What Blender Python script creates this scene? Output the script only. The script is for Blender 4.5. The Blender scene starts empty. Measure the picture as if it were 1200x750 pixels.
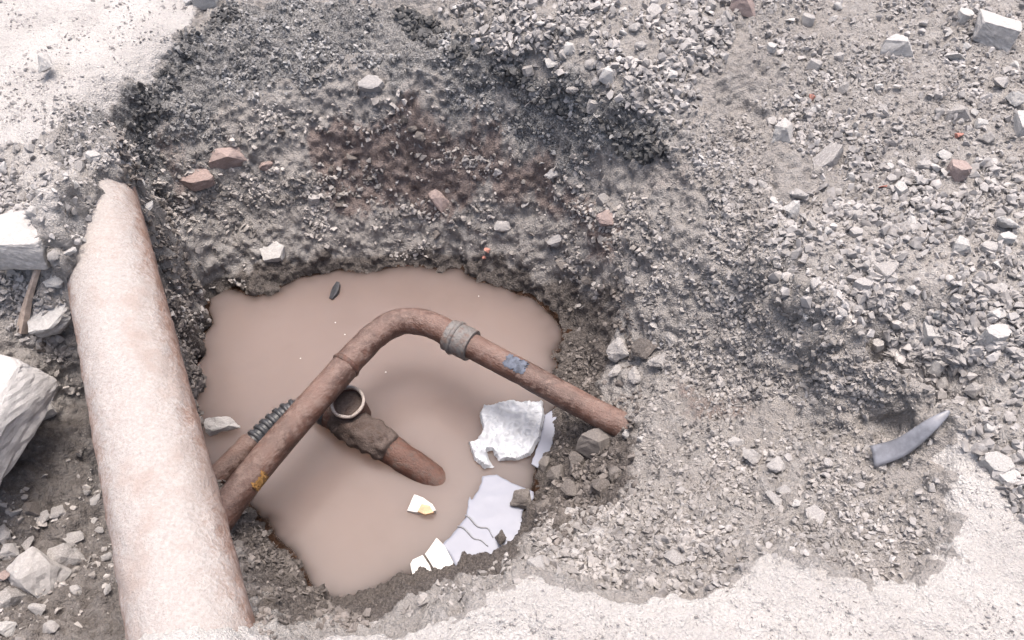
import bpy, bmesh, math, random
import numpy as np
from mathutils import Vector, Matrix, noise as mnoise

R = math.radians
random.seed(7)
rng = np.random.default_rng(11)
scene = bpy.context.scene
C = scene.collection

# ------------------------------------------------------------------ camera, sky, sun, exposure
CAM_H, PITCH, HFOV = 1.65, R(50), R(65)
F = 600 / math.tan(HFOV / 2)                    # focal length in photograph pixels (1200 x 750)
cam_d = bpy.data.cameras.new('camera')
cam = bpy.data.objects.new('camera', cam_d)
C.objects.link(cam)
cam.location = (0, 0, CAM_H)
cam.rotation_euler = (math.pi / 2 - PITCH, 0, 0)
cam_d.sensor_fit = 'HORIZONTAL'
cam_d.angle = HFOV
cam_d.clip_start, cam_d.clip_end = 0.02, 500
scene.camera = cam

SUN_EL, SUN_AZ = R(80), R(14)                    # high, beyond the pit (towards +Y), a little to the right
world = bpy.data.worlds.new('World')
scene.world = world
world.use_nodes = True
wn = world.node_tree.nodes
sky = wn.new('ShaderNodeTexSky')
sky.sky_type = 'NISHITA'
sky.sun_disc = False
sky.sun_elevation = SUN_EL
sky.sun_rotation = SUN_AZ
sky.dust_density = 8.0
sky.air_density = 1.0
sky.ozone_density = 1.0
world.node_tree.links.new(sky.outputs[0], wn['Background'].inputs[0])
wn['Background'].inputs[1].default_value = 0.15

sun_d = bpy.data.lights.new('sun', 'SUN')
sun_d.energy = 1.35
sun_d.angle = R(22)
sun_d.color = (1.0, 0.955, 0.93)
sun = bpy.data.objects.new('sun', sun_d)
C.objects.link(sun)
sdir = Vector((math.sin(SUN_AZ) * math.cos(SUN_EL), math.cos(SUN_AZ) * math.cos(SUN_EL), math.sin(SUN_EL)))
sun.rotation_euler = sdir.to_track_quat('Z', 'Y').to_euler()
sun.location = (0, 4, 6)

scene.view_settings.view_transform = 'Standard'
scene.view_settings.look = 'None'
scene.view_settings.gamma = 1
scene.view_settings.exposure = 1.0
scene.view_settings.use_curve_mapping = False

# ------------------------------------------------------------------ pixel <-> place
cP, sP = math.cos(PITCH), math.sin(PITCH)

def ray(u, v):
    a, b = (u - 600) / F, -(v - 375) / F
    return np.array([a, cP + b * sP, -sP + b * cP])

def at(u, v, z):                                # the point of height z seen at a photograph pixel
    d = ray(u, v)
    t = (z - CAM_H) / d[2]
    return np.array([0, 0, CAM_H]) + d * t

def project(P):
    x, y, z = P[..., 0], P[..., 1], P[..., 2] - CAM_H
    dep = y * cP - z * sP
    up = y * sP + z * cP
    dep = np.where(np.abs(dep) < 1e-4, 1e-4, dep)
    return 600 + F * x / dep, 375 - F * up / dep, dep

# ------------------------------------------------------------------ noise (numpy)
def _h(ix, iy, iz, s):
    with np.errstate(over='ignore'):
        h = (ix.astype(np.uint32) * np.uint32(374761393) + iy.astype(np.uint32) * np.uint32(668265263)
             + iz.astype(np.uint32) * np.uint32(2147483647) + np.uint32(s * 974711 + 13))
        h = (h ^ (h >> np.uint32(13))) * np.uint32(1274126177)
        h = (h ^ (h >> np.uint32(16))) * np.uint32(2246822519)
        h = h ^ (h >> np.uint32(15))
    return h

def vnoise(P, scale, seed):                     # smooth value noise in -1..1
    Q = P * scale + 1000.0
    I = np.floor(Q).astype(np.int64)
    f = Q - I
    f = f * f * f * (f * (f * 6 - 15) + 10)
    out = 0
    for dx in (0, 1):
        wx = f[:, 0] if dx else 1 - f[:, 0]
        for dy in (0, 1):
            wy = f[:, 1] if dy else 1 - f[:, 1]
            for dz in (0, 1):
                wz = f[:, 2] if dz else 1 - f[:, 2]
                out = out + wx * wy * wz * (_h(I[:, 0] + dx, I[:, 1] + dy, I[:, 2] + dz, seed) / 2147483648.0 - 1)
    return out

def fbm(P, scale, seed, n=4, g=0.5):
    out, a = 0, 1.0
    for i in range(n):
        out = out + a * vnoise(P, scale * 2.03 ** i, seed + i)
        a *= g
    return out

def worley(P, scale, seed):                     # distance to the nearest cell point, and that cell's random value
    Q = (P * scale + 1000.0).astype(np.float32)
    I = np.floor(Q).astype(np.int64)
    f = Q - I.astype(np.float32)
    best = np.full(len(P), 9, np.float32)
    val = np.zeros(len(P), np.float32)
    for dx in (-1, 0, 1):
        for dy in (-1, 0, 1):
            for dz in (-1, 0, 1):
                h = _h(I[:, 0] + dx, I[:, 1] + dy, I[:, 2] + dz, seed)
                jx = (h & np.uint32(1023)).astype(np.float32) / 1023
                jy = ((h >> np.uint32(10)) & np.uint32(1023)).astype(np.float32) / 1023
                jz = ((h >> np.uint32(20)) & np.uint32(1023)).astype(np.float32) / 1023
                d = (dx + jx - f[:, 0]) ** 2 + (dy + jy - f[:, 1]) ** 2 + (dz + jz - f[:, 2]) ** 2
                m = d < best
                best = np.where(m, d, best)
                val = np.where(m, jx * 0.5 + jz * 0.5, val)
    return np.sqrt(best), val

def sstep(a, b, x):
    t = np.clip((x - a) / (b - a), 0, 1)
    return t * t * (3 - 2 * t)

# ------------------------------------------------------------------ node helpers and materials
class NT:
    def __init__(s, name):
        s.mat = bpy.data.materials.new(name)
        s.mat.use_nodes = True
        s.t = s.mat.node_tree
        s.b = s.t.nodes['Principled BSDF']
        s.out = s.t.nodes['Material Output']
    def n(s, typ, **kw):
        x = s.t.nodes.new('ShaderNode' + typ)
        for k, v in kw.items(): setattr(x, k, v)
        return x
    def l(s, a, b): s.t.links.new(a, b)
    def put(s, sock, v):
        if hasattr(v, 'node'): s.l(v, sock)
        elif isinstance(v, tuple) and len(v) == 3 and sock.type == 'RGBA': sock.default_value = (*v, 1)
        else: sock.default_value = v
    def coord(s, kind='Object'): return s.n('TexCoord').outputs[kind]
    def noise(s, scale, detail=4, rough=0.6, vec=None, dist=0.0):
        x = s.n('TexNoise')
        x.inputs['Scale'].default_value = scale
        x.inputs['Detail'].default_value = detail
        x.inputs['Roughness'].default_value = rough
        x.inputs['Distortion'].default_value = dist
        s.l(vec or s.coord(), x.inputs['Vector'])
        return x.outputs['Fac']
    def vor(s, scale, out='Distance', vec=None, feature='F1'):
        x = s.n('TexVoronoi', feature=feature)
        x.inputs['Scale'].default_value = scale
        s.l(vec or s.coord(), x.inputs['Vector'])
        return x.outputs[out]
    def math(s, op, a, b=0.0, clamp=False):
        x = s.n('Math', operation=op, use_clamp=clamp)
        s.put(x.inputs[0], a); s.put(x.inputs[1], b)
        return x.outputs[0]
    def rng(s, v, a, b, c=0.0, d=1.0):
        x = s.n('MapRange', interpolation_type='SMOOTHSTEP')
        s.put(x.inputs[0], v)
        for i, q in enumerate((a, b, c, d)): s.put(x.inputs[i + 1], q)
        return x.outputs[0]
    def mix(s, f, a, b, blend='MIX'):
        x = s.n('Mix', data_type='RGBA', blend_type=blend)
        s.put(x.inputs[0], f); s.put(x.inputs[6], a); s.put(x.inputs[7], b)
        return x.outputs[2]
    def attr(s, name, out='Fac'): return s.n('Attribute', attribute_name=name).outputs[out]
    def bump(s, h, strength=0.5, dist=0.01, normal=None):
        x = s.n('Bump')
        x.inputs['Strength'].default_value = strength
        x.inputs['Distance'].default_value = dist
        s.l(h, x.inputs['Height'])
        if normal is not None: s.l(normal, x.inputs['Normal'])
        return x.outputs[0]
    def done(s, col, rough=0.9, normal=None, spec=0.3):
        s.put(s.b.inputs['Base Color'], col)
        s.put(s.b.inputs['Roughness'], rough)
        s.b.inputs['Specular IOR Level'].default_value = spec
        if normal is not None: s.l(normal, s.b.inputs['Normal'])
        return s.mat

def mat_ground():
    m = NT('crumbled_ground')
    n_big, n_mid, n_fine = m.noise(3.5, 4), m.noise(22, 5, .65), m.noise(140, 4, .7)
    soil = m.mix(m.rng(n_mid, .3, .7), (.235, .220, .209), (.345, .330, .318))
    soil = m.mix(m.rng(n_big, .35, .65), soil, (.305, .285, .270))
    def zone(a, k=.55):
        v = m.math('ADD', m.attr(a), m.math('MULTIPLY', m.math('SUBTRACT', n_mid, .5), k))
        v = m.math('ADD', v, m.math('MULTIPLY', m.math('SUBTRACT', n_fine, .5), k * .6))
        return m.rng(v, .32, .68)
    col = m.mix(zone('red'), soil, m.mix(m.rng(n_mid, .35, .65), (.160, .126, .115), (.245, .202, .187)))
    col = m.mix(zone('asphalt'), col, m.mix(m.rng(n_big, .38, .62, .1, .9), m.mix(m.rng(n_fine, .38, .62), (.060, .059, .061), (.27, .266, .264)), m.mix(m.rng(n_fine, .38, .62), (.15, .146, .143), (.33, .32, .312))))
    col = m.mix(zone('wet'), col, m.mix(m.rng(n_fine, .35, .65), (.070, .060, .055), (.155, .138, .128)))
    dustc = m.mix(m.rng(n_big, .35, .65), (.47, .45, .437), (.56, .54, .524))
    dustc = m.mix(m.math('MULTIPLY', m.rng(n_fine, .62, .36), .35), dustc, (.30, .28, .265))
    dustc = m.mix(m.math('MULTIPLY', m.rng(m.noise(60, 4, .7), .56, .70), .45), dustc, (.33, .31, .297))
    col = m.mix(zone('dust', .5), col, dustc)
    col = m.mix(m.math('MULTIPLY', m.rng(m.noise(420, 2), .60, .70), m.rng(m.attr('wet'), .7, .2, .15, .55)), col, (.50, .485, .47))
    rough = m.rng(m.attr('wet'), .2, .9, .95, .42)
    h = m.math('ADD', n_fine, m.math('MULTIPLY', m.vor(170), .5))
    h = m.math('ADD', h, m.math('MULTIPLY', m.noise(420, 2), .35))
    nrm = m.bump(h, 1.0, .010)
    return m.done(col, rough, nrm, .2)

def mat_stone(name, a, b, dark=(.10, .095, .09), bump=.6, attr=None, scale=1.0):
    m = NT(name)
    r = m.attr(attr) if attr else m.n('ObjectInfo').outputs['Random']
    co = m.coord('Generated') if False else m.coord('Object')
    if attr:
        vec = co
    else:
        add = m.n('VectorMath', operation='ADD')
        m.l(co, add.inputs[0])
        sc = m.n('VectorMath', operation='SCALE')
        m.l(m.n('ObjectInfo').outputs['Location'], sc.inputs[0]); sc.inputs['Scale'].default_value = 7.3
        m.l(sc.outputs[0], add.inputs[1])
        vec = add.outputs[0]
    col = m.mix(r, a, b)
    col = m.mix(m.math('MULTIPLY', m.rng(m.noise(26 * scale, 5, .65, vec), .52, .72), .55), col, dark)
    col = m.mix(m.math('MULTIPLY', m.rng(m.noise(9 * scale, 4, .6, vec), .42, .7), .6), col, tuple(min(.62, x * 1.35) for x in b))
    n1 = m.noise(90 * scale, 5, .7, vec)
    n2 = m.vor(60 * scale, vec=vec)
    return m.done(col, .93, m.bump(m.math('ADD', n1, m.math('MULTIPLY', n2, .4)), bump, .006), .2)

def mat_rust(name, a, b, c, dust=.0, dustcol=(.5, .48, .46), bump=.8, rough=.72, spec=.35):
    m = NT(name)
    n1, n2, n3 = m.noise(9, 5, .65), m.noise(38, 5, .7), m.noise(150, 4, .7)
    col = m.mix(m.rng(n1, .38, .62), a, b)
    col = m.mix(m.math('MULTIPLY', m.rng(n2, .46, .66), .85), col, c)
    col = m.mix(m.math('MULTIPLY', m.rng(n3, .56, .72), .6), col, (.035, .026, .023))
    if dust:
        g = m.n('NewGeometry')
        sep = m.n('SeparateXYZ'); m.l(g.outputs['Normal'], sep.inputs[0])
        v = m.math('ADD', sep.outputs[2], m.math('MULTIPLY', m.math('SUBTRACT', n2, .5), 1.3))
        v = m.math('ADD', v, m.math('MULTIPLY', m.math('SUBTRACT', n3, .5), .8))
        v = m.math('ADD', v, m.math('MULTIPLY', m.math('SUBTRACT', n1, .5), .9))
        col = m.mix(m.math('MULTIPLY', m.rng(v, .28, .95), dust), col, dustcol)
    h = m.math('ADD', m.math('MULTIPLY', n2, 1.0), m.math('MULTIPLY', n3, .6))
    return m.done(col, m.rng(n2, .3, .7, rough - .2, rough + .15), m.bump(h, bump, .006), spec)

def mat_plain(name, col, rough=.6, var=.25, scale=40, bump=.3, spec=.4):
    m = NT(name)
    n = m.noise(scale, 5, .65)
    c = m.mix(m.rng(n, .3, .7), tuple(x * (1 - var) for x in col), tuple(min(.9, x * (1 + var * .6)) for x in col))
    return m.done(c, rough, m.bump(n, bump, .004), spec)

def mat_water():
    m = NT('muddy_water')
    n1 = m.noise(2.2, 3, .55)
    col = m.mix(m.rng(n1, .3, .7), (.158, .120, .108), (.176, .136, .123))
    col = m.mix(m.math('MULTIPLY', m.rng(m.noise(6, 4, .6), .5, .75), .35), col, (.148, .113, .101))
    mat = m.done(col, .20, m.bump(m.noise(9, 2, .5), .05, .01), .5)
    m.b.inputs['IOR'].default_value = 1.333
    m.b.subsurface_method = 'BURLEY'
    m.b.inputs['Subsurface Weight'].default_value = 1.0       # light spreads inside the silty water
    m.b.inputs['Subsurface Radius'].default_value = (1.0, .8, .65)
    m.b.inputs['Subsurface Scale'].default_value = .30
    tr = m.n('BsdfTransparent')
    tr.inputs[0].default_value = (.62, .50, .43, 1)
    mx = m.n('MixShader')
    m.l(m.attr('murk'), mx.inputs[0])
    m.l(tr.outputs[0], mx.inputs[1]); m.l(m.b.outputs[0], mx.inputs[2])
    m.l(mx.outputs[0], m.out.inputs[0])
    return mat

def mat_main_pipe():
    m = NT('dust_caked_pipe')
    n1, n2, n3, n4 = m.noise(7, 5, .65), m.noise(30, 5, .7), m.noise(120, 4, .7), m.noise(330, 3, .7)
    rust = m.mix(m.rng(n2, .38, .64), (.235, .150, .116), (.335, .248, .213))
    cake = m.mix(m.rng(n3, .3, .72), (.325, .295, .279), (.405, .378, .362))
    v = m.math('ADD', m.attr('caked'), m.math('MULTIPLY', m.math('SUBTRACT', n1, .5), .8))
    v = m.math('ADD', v, m.math('MULTIPLY', m.math('SUBTRACT', n2, .5), .8))
    v = m.math('ADD', v, m.math('MULTIPLY', m.math('SUBTRACT', n3, .5), .4))
    col = m.mix(m.rng(v, .12, .85), rust, cake)
    col = m.mix(m.math('MULTIPLY', m.rng(n1, .50, .68), .55), col, (.30, .235, .205))
    col = m.mix(m.math('MULTIPLY', m.rng(n4, .60, .72), .22), col, (.27, .23, .21))
    h = m.math('ADD', n2, m.math('ADD', m.math('MULTIPLY', n3, .7), m.math('MULTIPLY', n4, .35)))
    return m.done(col, .92, m.bump(h, .75, .007), .2)

M = {
    'ground': mat_ground(), 'water': mat_water(), 'main_pipe': mat_main_pipe(),
    'gravel': mat_stone('loose_gravel', (.19, .179, .173), (.37, .354, .345), attr='shade', dark=(.15, .14, .134)),
    'clods': mat_stone('soil_clods', (.19, .176, .167), (.315, .298, .286), attr='shade', dark=(.15, .138, .13)),
    'pitgravel': mat_stone('pit_wall_gravel', (.14, .128, .12), (.40, .375, .355), attr='shade'),
    'mudgravel': mat_stone('muddy_clods', (.072, .063, .058), (.20, .18, .168), attr='shade', dark=(.05, .045, .04)),
    'asphaltbits': mat_stone('asphalt_crumbs', (.075, .074, .075), (.34, .333, .328), attr='shade', dark=(.05, .05, .053)),
    'asphaltdark': mat_stone('asphalt_lumps', (.035, .035, .037), (.13, .128, .127), attr='shade', dark=(.03, .03, .031)),
    'stone': mat_stone('grey_stone', (.27, .256, .247), (.405, .388, .377), dark=(.18, .168, .16)),
    'palestone': mat_stone('pale_stone', (.39, .375, .363), (.475, .46, .447), dark=(.24, .226, .214)),
    'darkstone': mat_stone('mud_stained_stone', (.105, .092, .084), (.20, .182, .170)),
    'concrete': mat_stone('broken_concrete', (.38, .367, .358), (.46, .447, .435), dark=(.24, .228, .216), scale=.6),
    'pinkbrick': mat_stone('dusty_brick', (.29, .222, .203), (.35, .28, .26), dark=(.19, .145, .13)),
    'redbrick': mat_stone('red_brick_crumb', (.40, .17, .13), (.44, .23, .19), dark=(.3, .1, .08)),
    'rust': mat_rust('rusty_pipe', (.060, .029, .021), (.118, .056, .039), (.170, .112, .092), dust=.26, dustcol=(.26, .20, .178), rough=.55, spec=.5, bump=1.0),
    'rustdark': mat_rust('crusted_rust', (.066, .029, .021), (.105, .047, .033), (.078, .058, .050), dust=.16, dustcol=(.2, .155, .138), bump=1.0, rough=.6),
    'rustlight': mat_rust('pale_rust_rim', (.30, .25, .22), (.40, .34, .31), (.2, .14, .11), dust=.3),
    'steel': mat_rust('grey_steel_coupling', (.105, .098, .094), (.15, .142, .137), (.12, .075, .058), dust=.12, dustcol=(.25, .235, .225), rough=.55),
    'crust': mat_rust('rust_crust', (.058, .042, .036), (.105, .080, .070), (.060, .038, .030), dust=.10, dustcol=(.22, .18, .165), bump=1.2, rough=.9),
    'blue': mat_plain('blue_paint', (.095, .108, .140), .8, .45, 60),
    'yellow': mat_plain('yellow_paint', (.27, .145, .045), .7, .5, 120),
    'rubber': mat_plain('black_rubber', (.042, .044, .050), .42, .5, 60, .4),
    'sky_reflection': mat_plain('painted_sky_reflection', (.225, .237, .285), .35, .05, 12, .05, .3),  # sky reflection on the water, put into a pale blue colour
    'plastic': mat_plain('white_plastic', (.41, .425, .455), .45, .15, 25, .35, .5),
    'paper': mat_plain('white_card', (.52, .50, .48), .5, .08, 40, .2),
    'tan': mat_plain('tan_stain', (.50, .33, .20), .6, .25, 60),
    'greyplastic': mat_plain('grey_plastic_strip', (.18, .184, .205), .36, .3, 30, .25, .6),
    'wood': mat_plain('weathered_wood', (.40, .32, .265), .85, .35, 30, .5),
}
# streaks along the wooden stick
EMPTY_PARTS = {}

def mesh_obj(name, verts, faces, mat, parent=None, smooth=False):
    me = bpy.data.meshes.new(name)
    me.from_pydata([tuple(v) for v in verts], [], [tuple(f) for f in faces])
    me.update()
    me.materials.append(mat)
    if smooth: me.polygons.foreach_set('use_smooth', [True] * len(me.polygons))
    o = bpy.data.objects.new(name, me)
    C.objects.link(o)
    if parent is not None: o.parent = parent
    return o

def tag(o, label=None, cat=None, group=None, kind=None):
    if label: o['label'] = label
    if cat: o['category'] = cat
    if group: o['group'] = group
    if kind: o['kind'] = kind
    return o

def empty(name, loc):
    o = bpy.data.objects.new(name, None)
    C.objects.link(o)
    o.location = loc
    o.empty_display_size = .05
    return o

# ------------------------------------------------------------------ ground: an RBF surface through traced points
WZ = -0.75                                       # water level
CP = []
def cp(*pts):
    for u, v, z in pts: CP.append(at(u, v, z))
# near pale ground, its broken edge and the crumbling drop behind it
edge = [(440, 747), (480, 727), (520, 712), (560, 702), (600, 690), (632, 680), (660, 690), (715, 699), (770, 702), (830, 705),
        (868, 692), (885, 668), (912, 660), (950, 673), (1000, 687), (1040, 692), (1090, 677), (1112, 650), (1117, 600), (1117, 555), (1124, 505)]
cp(*[(u, v, 0) for u, v in edge])
cp(*[(u, v + 40, .004) for u, v in edge[::3] if v < 720])
cp((700, 745, .005), (900, 740, .0), (1100, 740, 0), (1190, 700, .005), (1190, 600, .01), (1150, 640, 0), (600, 745, 0))
cp((640, 664, -.045), (715, 686, -.04), (800, 690, -.04), (862, 672, -.045), (905, 645, -.035), (960, 655, -.04),
   (1040, 672, -.045), (1090, 645, -.045), (1098, 600, -.05), (1100, 550, -.06), (580, 680, -.07), (520, 700, -.06), (460, 730, -.06))
# shelf behind the near edge
cp((1000, 600, -.10), (1050, 560, -.11), (1000, 540, -.13), (950, 620, -.085), (880, 620, -.10), (900, 560, -.15), (860, 580, -.16),
   (820, 640, -.085), (760, 650, -.09), (700, 655, -.10), (820, 590, -.16), (770, 590, -.20), (720, 610, -.20), (660, 640, -.16),
   (1040, 505, -.155), (980, 500, -.17), (1090, 495, -.12), (930, 500, -.20), (880, 490, -.26), (830, 500, -.31), (790, 470, -.37), (752, 503, -.415), (765, 510, -.39), (748, 488, -.43),
   (840, 455, -.34), (780, 530, -.36), (735, 512, -.47), (750, 560, -.36), (720, 530, -.50), (690, 560, -.58), (700, 595, -.36),
   (660, 590, -.55), (640, 620, -.42), (640, 575, -.68), (630, 600, -.60), (665, 520, -.66), (690, 500, -.62))
# ledge of the gravel bank
cp((890, 305, -.02), (930, 340, -.01), (970, 368, 0), (1010, 395, 0), (1050, 425, 0), (1090, 452, 0), (1112, 478, 0),
   (1000, 428, -.15), (1040, 462, -.17), (1080, 480, -.16), (1010, 450, -.18), (950, 400, -.13), (900, 360, -.14), (940, 450, -.19), (890, 420, -.22),
   (860, 370, -.19), (850, 320, -.13))
# right hand slope down into the pit
cp((830, 270, -.10), (810, 210, -.05), (795, 165, -.01), (770, 240, -.16), (750, 190, -.12), (760, 300, -.27), (800, 360, -.28),
   (750, 370, -.42), (830, 420, -.33), (790, 420, -.38), (730, 420, -.52), (740, 460, -.48), (700, 400, -.64), (700, 450, -.63),
   (720, 310, -.38), (735, 340, -.42), (700, 330, -.52), (680, 370, -.69), (690, 280, -.42), (670, 430, -.73))
# far wall
cp((480, 292, -.70), (545, 296, -.70), (600, 316, -.69), (640, 330, -.68), (400, 295, -.69), (340, 308, -.70), (300, 325, -.70),
   (480, 250, -.57), (480, 180, -.36), (480, 110, -.12), (470, 40, -.01), (510, 20, .03),
   (560, 270, -.58), (560, 200, -.38), (570, 130, -.16), (580, 75, -.01), (620, 290, -.58), (640, 220, -.40), (650, 150, -.17), (660, 100, 0),
   (690, 230, -.33), (710, 170, -.13), (720, 128, 0), (770, 148, 0),
   (400, 250, -.56), (400, 180, -.36), (390, 110, -.16), (380, 50, -.05), (370, 8, 0),
   (320, 270, -.57), (320, 200, -.38), (310, 130, -.19), (300, 70, -.09), (275, 20, -.005),
   (250, 290, -.60), (240, 210, -.40), (230, 140, -.21), (220, 90, -.11), (205, 48, 0),
   (190, 240, -.42), (180, 180, -.24), (165, 140, -.12), (150, 95, 0), (110, 128, 0), (185, 310, -.54), (170, 235, -.30), (176, 275, -.43), (200, 380, -.66), (215, 350, -.66),
   (230, 330, -.66), (120, 160, -.06), (70, 165, .0))
# flat ground at the back left, gravel heap at the back, open ground at the back right
cp((20, 30, 0), (100, 40, .005), (180, 10, 0), (40, 110, .01), (0, 150, .01), (240, 0, .0),
   (560, 20, .09), (620, 30, .12), (700, 40, .12), (780, 60, .10), (640, 5, .13), (740, 5, .14), (760, 110, .05), (690, 95, .03), (610, 60, .04),
   (840, 100, .03), (880, 60, .05), (870, 130, -.03), (905, 115, .035), (880, 170, -.02), (915, 165, .04), (950, 200, .03),
   (950, 20, .05), (1050, 60, .06), (1150, 30, .08), (1180, 130, .06), (1060, 140, .04), (1000, 230, .03), (1100, 230, .05), (1190, 250, .06),
   (940, 280, .02), (1020, 330, .02), (1100, 350, .02), (1180, 400, .03), (1150, 480, .01), (870, 230, -.03), (840, 180, -.01), (960, 320, .02))
# side of the thick pipe: rubble at its far end, the trench beside it, the mud below it
cp((60, 200, .05), (20, 210, .03), (95, 215, .085), (100, 240, .075), (82, 285, .065), (85, 255, .085), (75, 225, .08), (105, 195, .085), (118, 180, .075), (92, 175, .07), (70, 185, .05), (112, 210, .07), (135, 168, .03), (66, 300, .03), (50, 250, .05), (20, 300, .0), (75, 325, -.04),
   (40, 360, -.14), (75, 400, -.22), (60, 470, -.33), (100, 520, -.37), (80, 600, -.39), (50, 680, -.39), (120, 700, -.38), (20, 740, -.37),
   (130, 640, -.42), (140, 740, -.34), (0, 620, -.36), (0, 450, -.22), (105, 440, -.34),
   (225, 735, .035), (300, 742, -.04), (260, 742, .03), (170, 742, .01), (225, 770, .05), (300, 775, .0), (130, 775, -.15),
   (330, 722, -.26), (380, 735, -.12), (300, 690, -.44), (330, 690, -.50), (285, 630, -.64), (300, 650, -.62), (260, 600, -.66), (400, 720, -.25),
   (250, 560, -.72))
# water line and the bottom under it
shore = [(235, 400), (250, 375), (300, 345), (350, 325), (400, 315), (480, 308), (545, 315), (590, 335), (630, 352), (652, 380), (660, 430),
         (652, 470), (648, 500), (640, 535), (622, 565), (612, 590), (600, 622), (590, 650), (520, 668), (480, 682), (440, 700), (400, 708), (370, 690),
         (345, 650), (318, 612), (285, 585), (240, 560), (222, 520), (222, 470), (228, 430)]
cp(*[(u, v, WZ) for u, v in shore])
cp(*[(u * .8 + 450 * .2, v * .8 + 500 * .2, WZ - .07) for u, v in shore])
cp(*[(u * .45 + 450 * .55, v * .45 + 500 * .55, WZ - .17) for u, v in shore[::2]])
CP = np.array(CP)
ring = [(x, y, 0) for x in (-4, -2.6, 0, 2.6, 4) for y in (-.8, 4.6)] + [(s * 3.6, y, 0) for s in (-1, 1) for y in (.3, 1.5, 2.6, 3.6)]
ring += [(-1.6, .2, -.1), (-.9, .25, 0), (-.3, .3, 0), (.3, .3, 0), (.9, .3, 0), (1.7, .6, 0), (-2.3, 1.5, 0), (2.4, 1.6, 0)]
CP = np.vstack([CP, np.array(ring)])
# thin out points that fall (almost) on the same spot
keep = []
for i, p in enumerate(CP):
    if all((p[0] - CP[j][0]) ** 2 + (p[1] - CP[j][1]) ** 2 > .018 ** 2 for j in keep): keep.append(i)
CP = CP[keep]
nC = len(CP)
D = np.sqrt(((CP[:, None, :2] - CP[None, :, :2]) ** 2).sum(-1) + .02 ** 2)
A = np.zeros((nC + 3, nC + 3))
A[:nC, :nC] = D + np.eye(nC) * -.004
A[:nC, nC] = 1; A[:nC, nC + 1:] = CP[:, :2]; A[nC:, :nC] = A[:nC, nC:].T
W = np.linalg.solve(A, np.r_[CP[:, 2], 0, 0, 0])

def smooth_height(x, y):
    out = W[nC] + W[nC + 1] * x + W[nC + 2] * y
    for i in range(nC):
        out = out + W[i] * np.sqrt((x - CP[i, 0]) ** 2 + (y - CP[i, 1]) ** 2 + .02 ** 2)
    return out

STEP = .004
def poly_sdf(poly, x, y):                        # negative inside
    d = np.full(len(x), 1e9); inside = np.zeros(len(x), bool)
    n = len(poly)
    for i in range(n):
        ax, ay = poly[i]; bx, by = poly[(i + 1) % n]
        ex, ey = bx - ax, by - ay
        t = np.clip(((x - ax) * ex + (y - ay) * ey) / max(ex * ex + ey * ey, 1e-9), 0, 1)
        d = np.minimum(d, (x - ax - t * ex) ** 2 + (y - ay - t * ey) ** 2)
        c = ((ay > y) != (by > y)) & (x < (bx - ax) * (y - ay) / (by - ay if by != ay else 1e-9) + ax)
        inside ^= c
    d = np.sqrt(d)
    return np.where(inside, -d, d)

def axis(a, b, far):
    core = np.arange(a, b, STEP)
    g = np.cumsum(STEP * 1.25 ** np.arange(1, 60)); g = g[g < far]
    return np.r_[a - g[::-1], core, core[-1] + g]
core_y = .50 + 2.66 * (lambda t: .80 * t + .20 * t * t)(np.linspace(0, 1, 720))
grow = np.cumsum(.004 * 1.25 ** np.arange(1, 60)); grow = grow[grow < 60]
ys = np.r_[core_y[0] - grow[::-1], core_y, core_y[-1] + grow]
core_s = np.linspace(-1, 1, 900)
grow = np.cumsum(.0022 * 1.25 ** np.arange(1, 60)); grow = grow[grow < 35]
ss = np.r_[-1 - grow[::-1], core_s, 1 + grow]
def half_width(y): return np.clip(1.30 + (y - .5) * .33, 1.30, 2.2)
nx, ny = len(ss), len(ys)
Sg, Y = np.meshgrid(ss, ys)
X = Sg * half_width(Y)
X, Y = X.ravel(), Y.ravel()
inner = (np.abs(X) < 3.2) & (Y > -.6) & (Y < 4.4)
Z = np.zeros_like(X)
for s in np.array_split(np.nonzero(inner)[0], 24): Z[s] = smooth_height(X[s], Y[s])
fade = 1 - sstep(2.3, 3.2, np.abs(X)); fade = fade * sstep(-.6, .1, Y) * (1 - sstep(3.3, 4.3, Y))
Z = Z * fade
# rubble that laps over the far end of the thick pipe
mpoly = np.array([at(u, v, .04)[:2] for u, v in ((30, 190), (50, 125), (100, 118), (126, 138), (138, 166), (137, 188), (126, 196), (118, 215), (112, 240), (100, 268), (86, 306), (62, 318), (40, 250))])
msd = poly_sdf(mpoly, X + .02 * vnoise(np.stack([X, Y, 0 * X], 1), 14, 801), Y + .02 * vnoise(np.stack([X, Y, 0 * X], 1), 14, 802)) if True else 0
Z = Z + np.maximum(.056 - Z, 0) * sstep(.03, -.03, msd)
lip = [at(u, v, 0)[:2] for u, v in ((882, 300), (905, 322), (935, 343), (970, 367), (1003, 388))]
ld = np.full(len(X), 9.)
for (ax, ay), (bx, by) in zip(lip[:-1], lip[1:]):
    t_ = np.clip(((X - ax) * (bx - ax) + (Y - ay) * (by - ay)) / ((bx - ax) ** 2 + (by - ay) ** 2), 0, 1)
    ld = np.minimum(ld, np.hypot(X - ax - t_ * (bx - ax), Y - ay - t_ * (by - ay)))
Z = Z + .035 * sstep(.045, .008, ld)
P0 = np.stack([X, Y, Z], 1)
U0, V0, D0 = project(P0)
inview = (U0 > -60) & (U0 < 1260) & (V0 > -60) & (V0 < 810)

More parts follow.
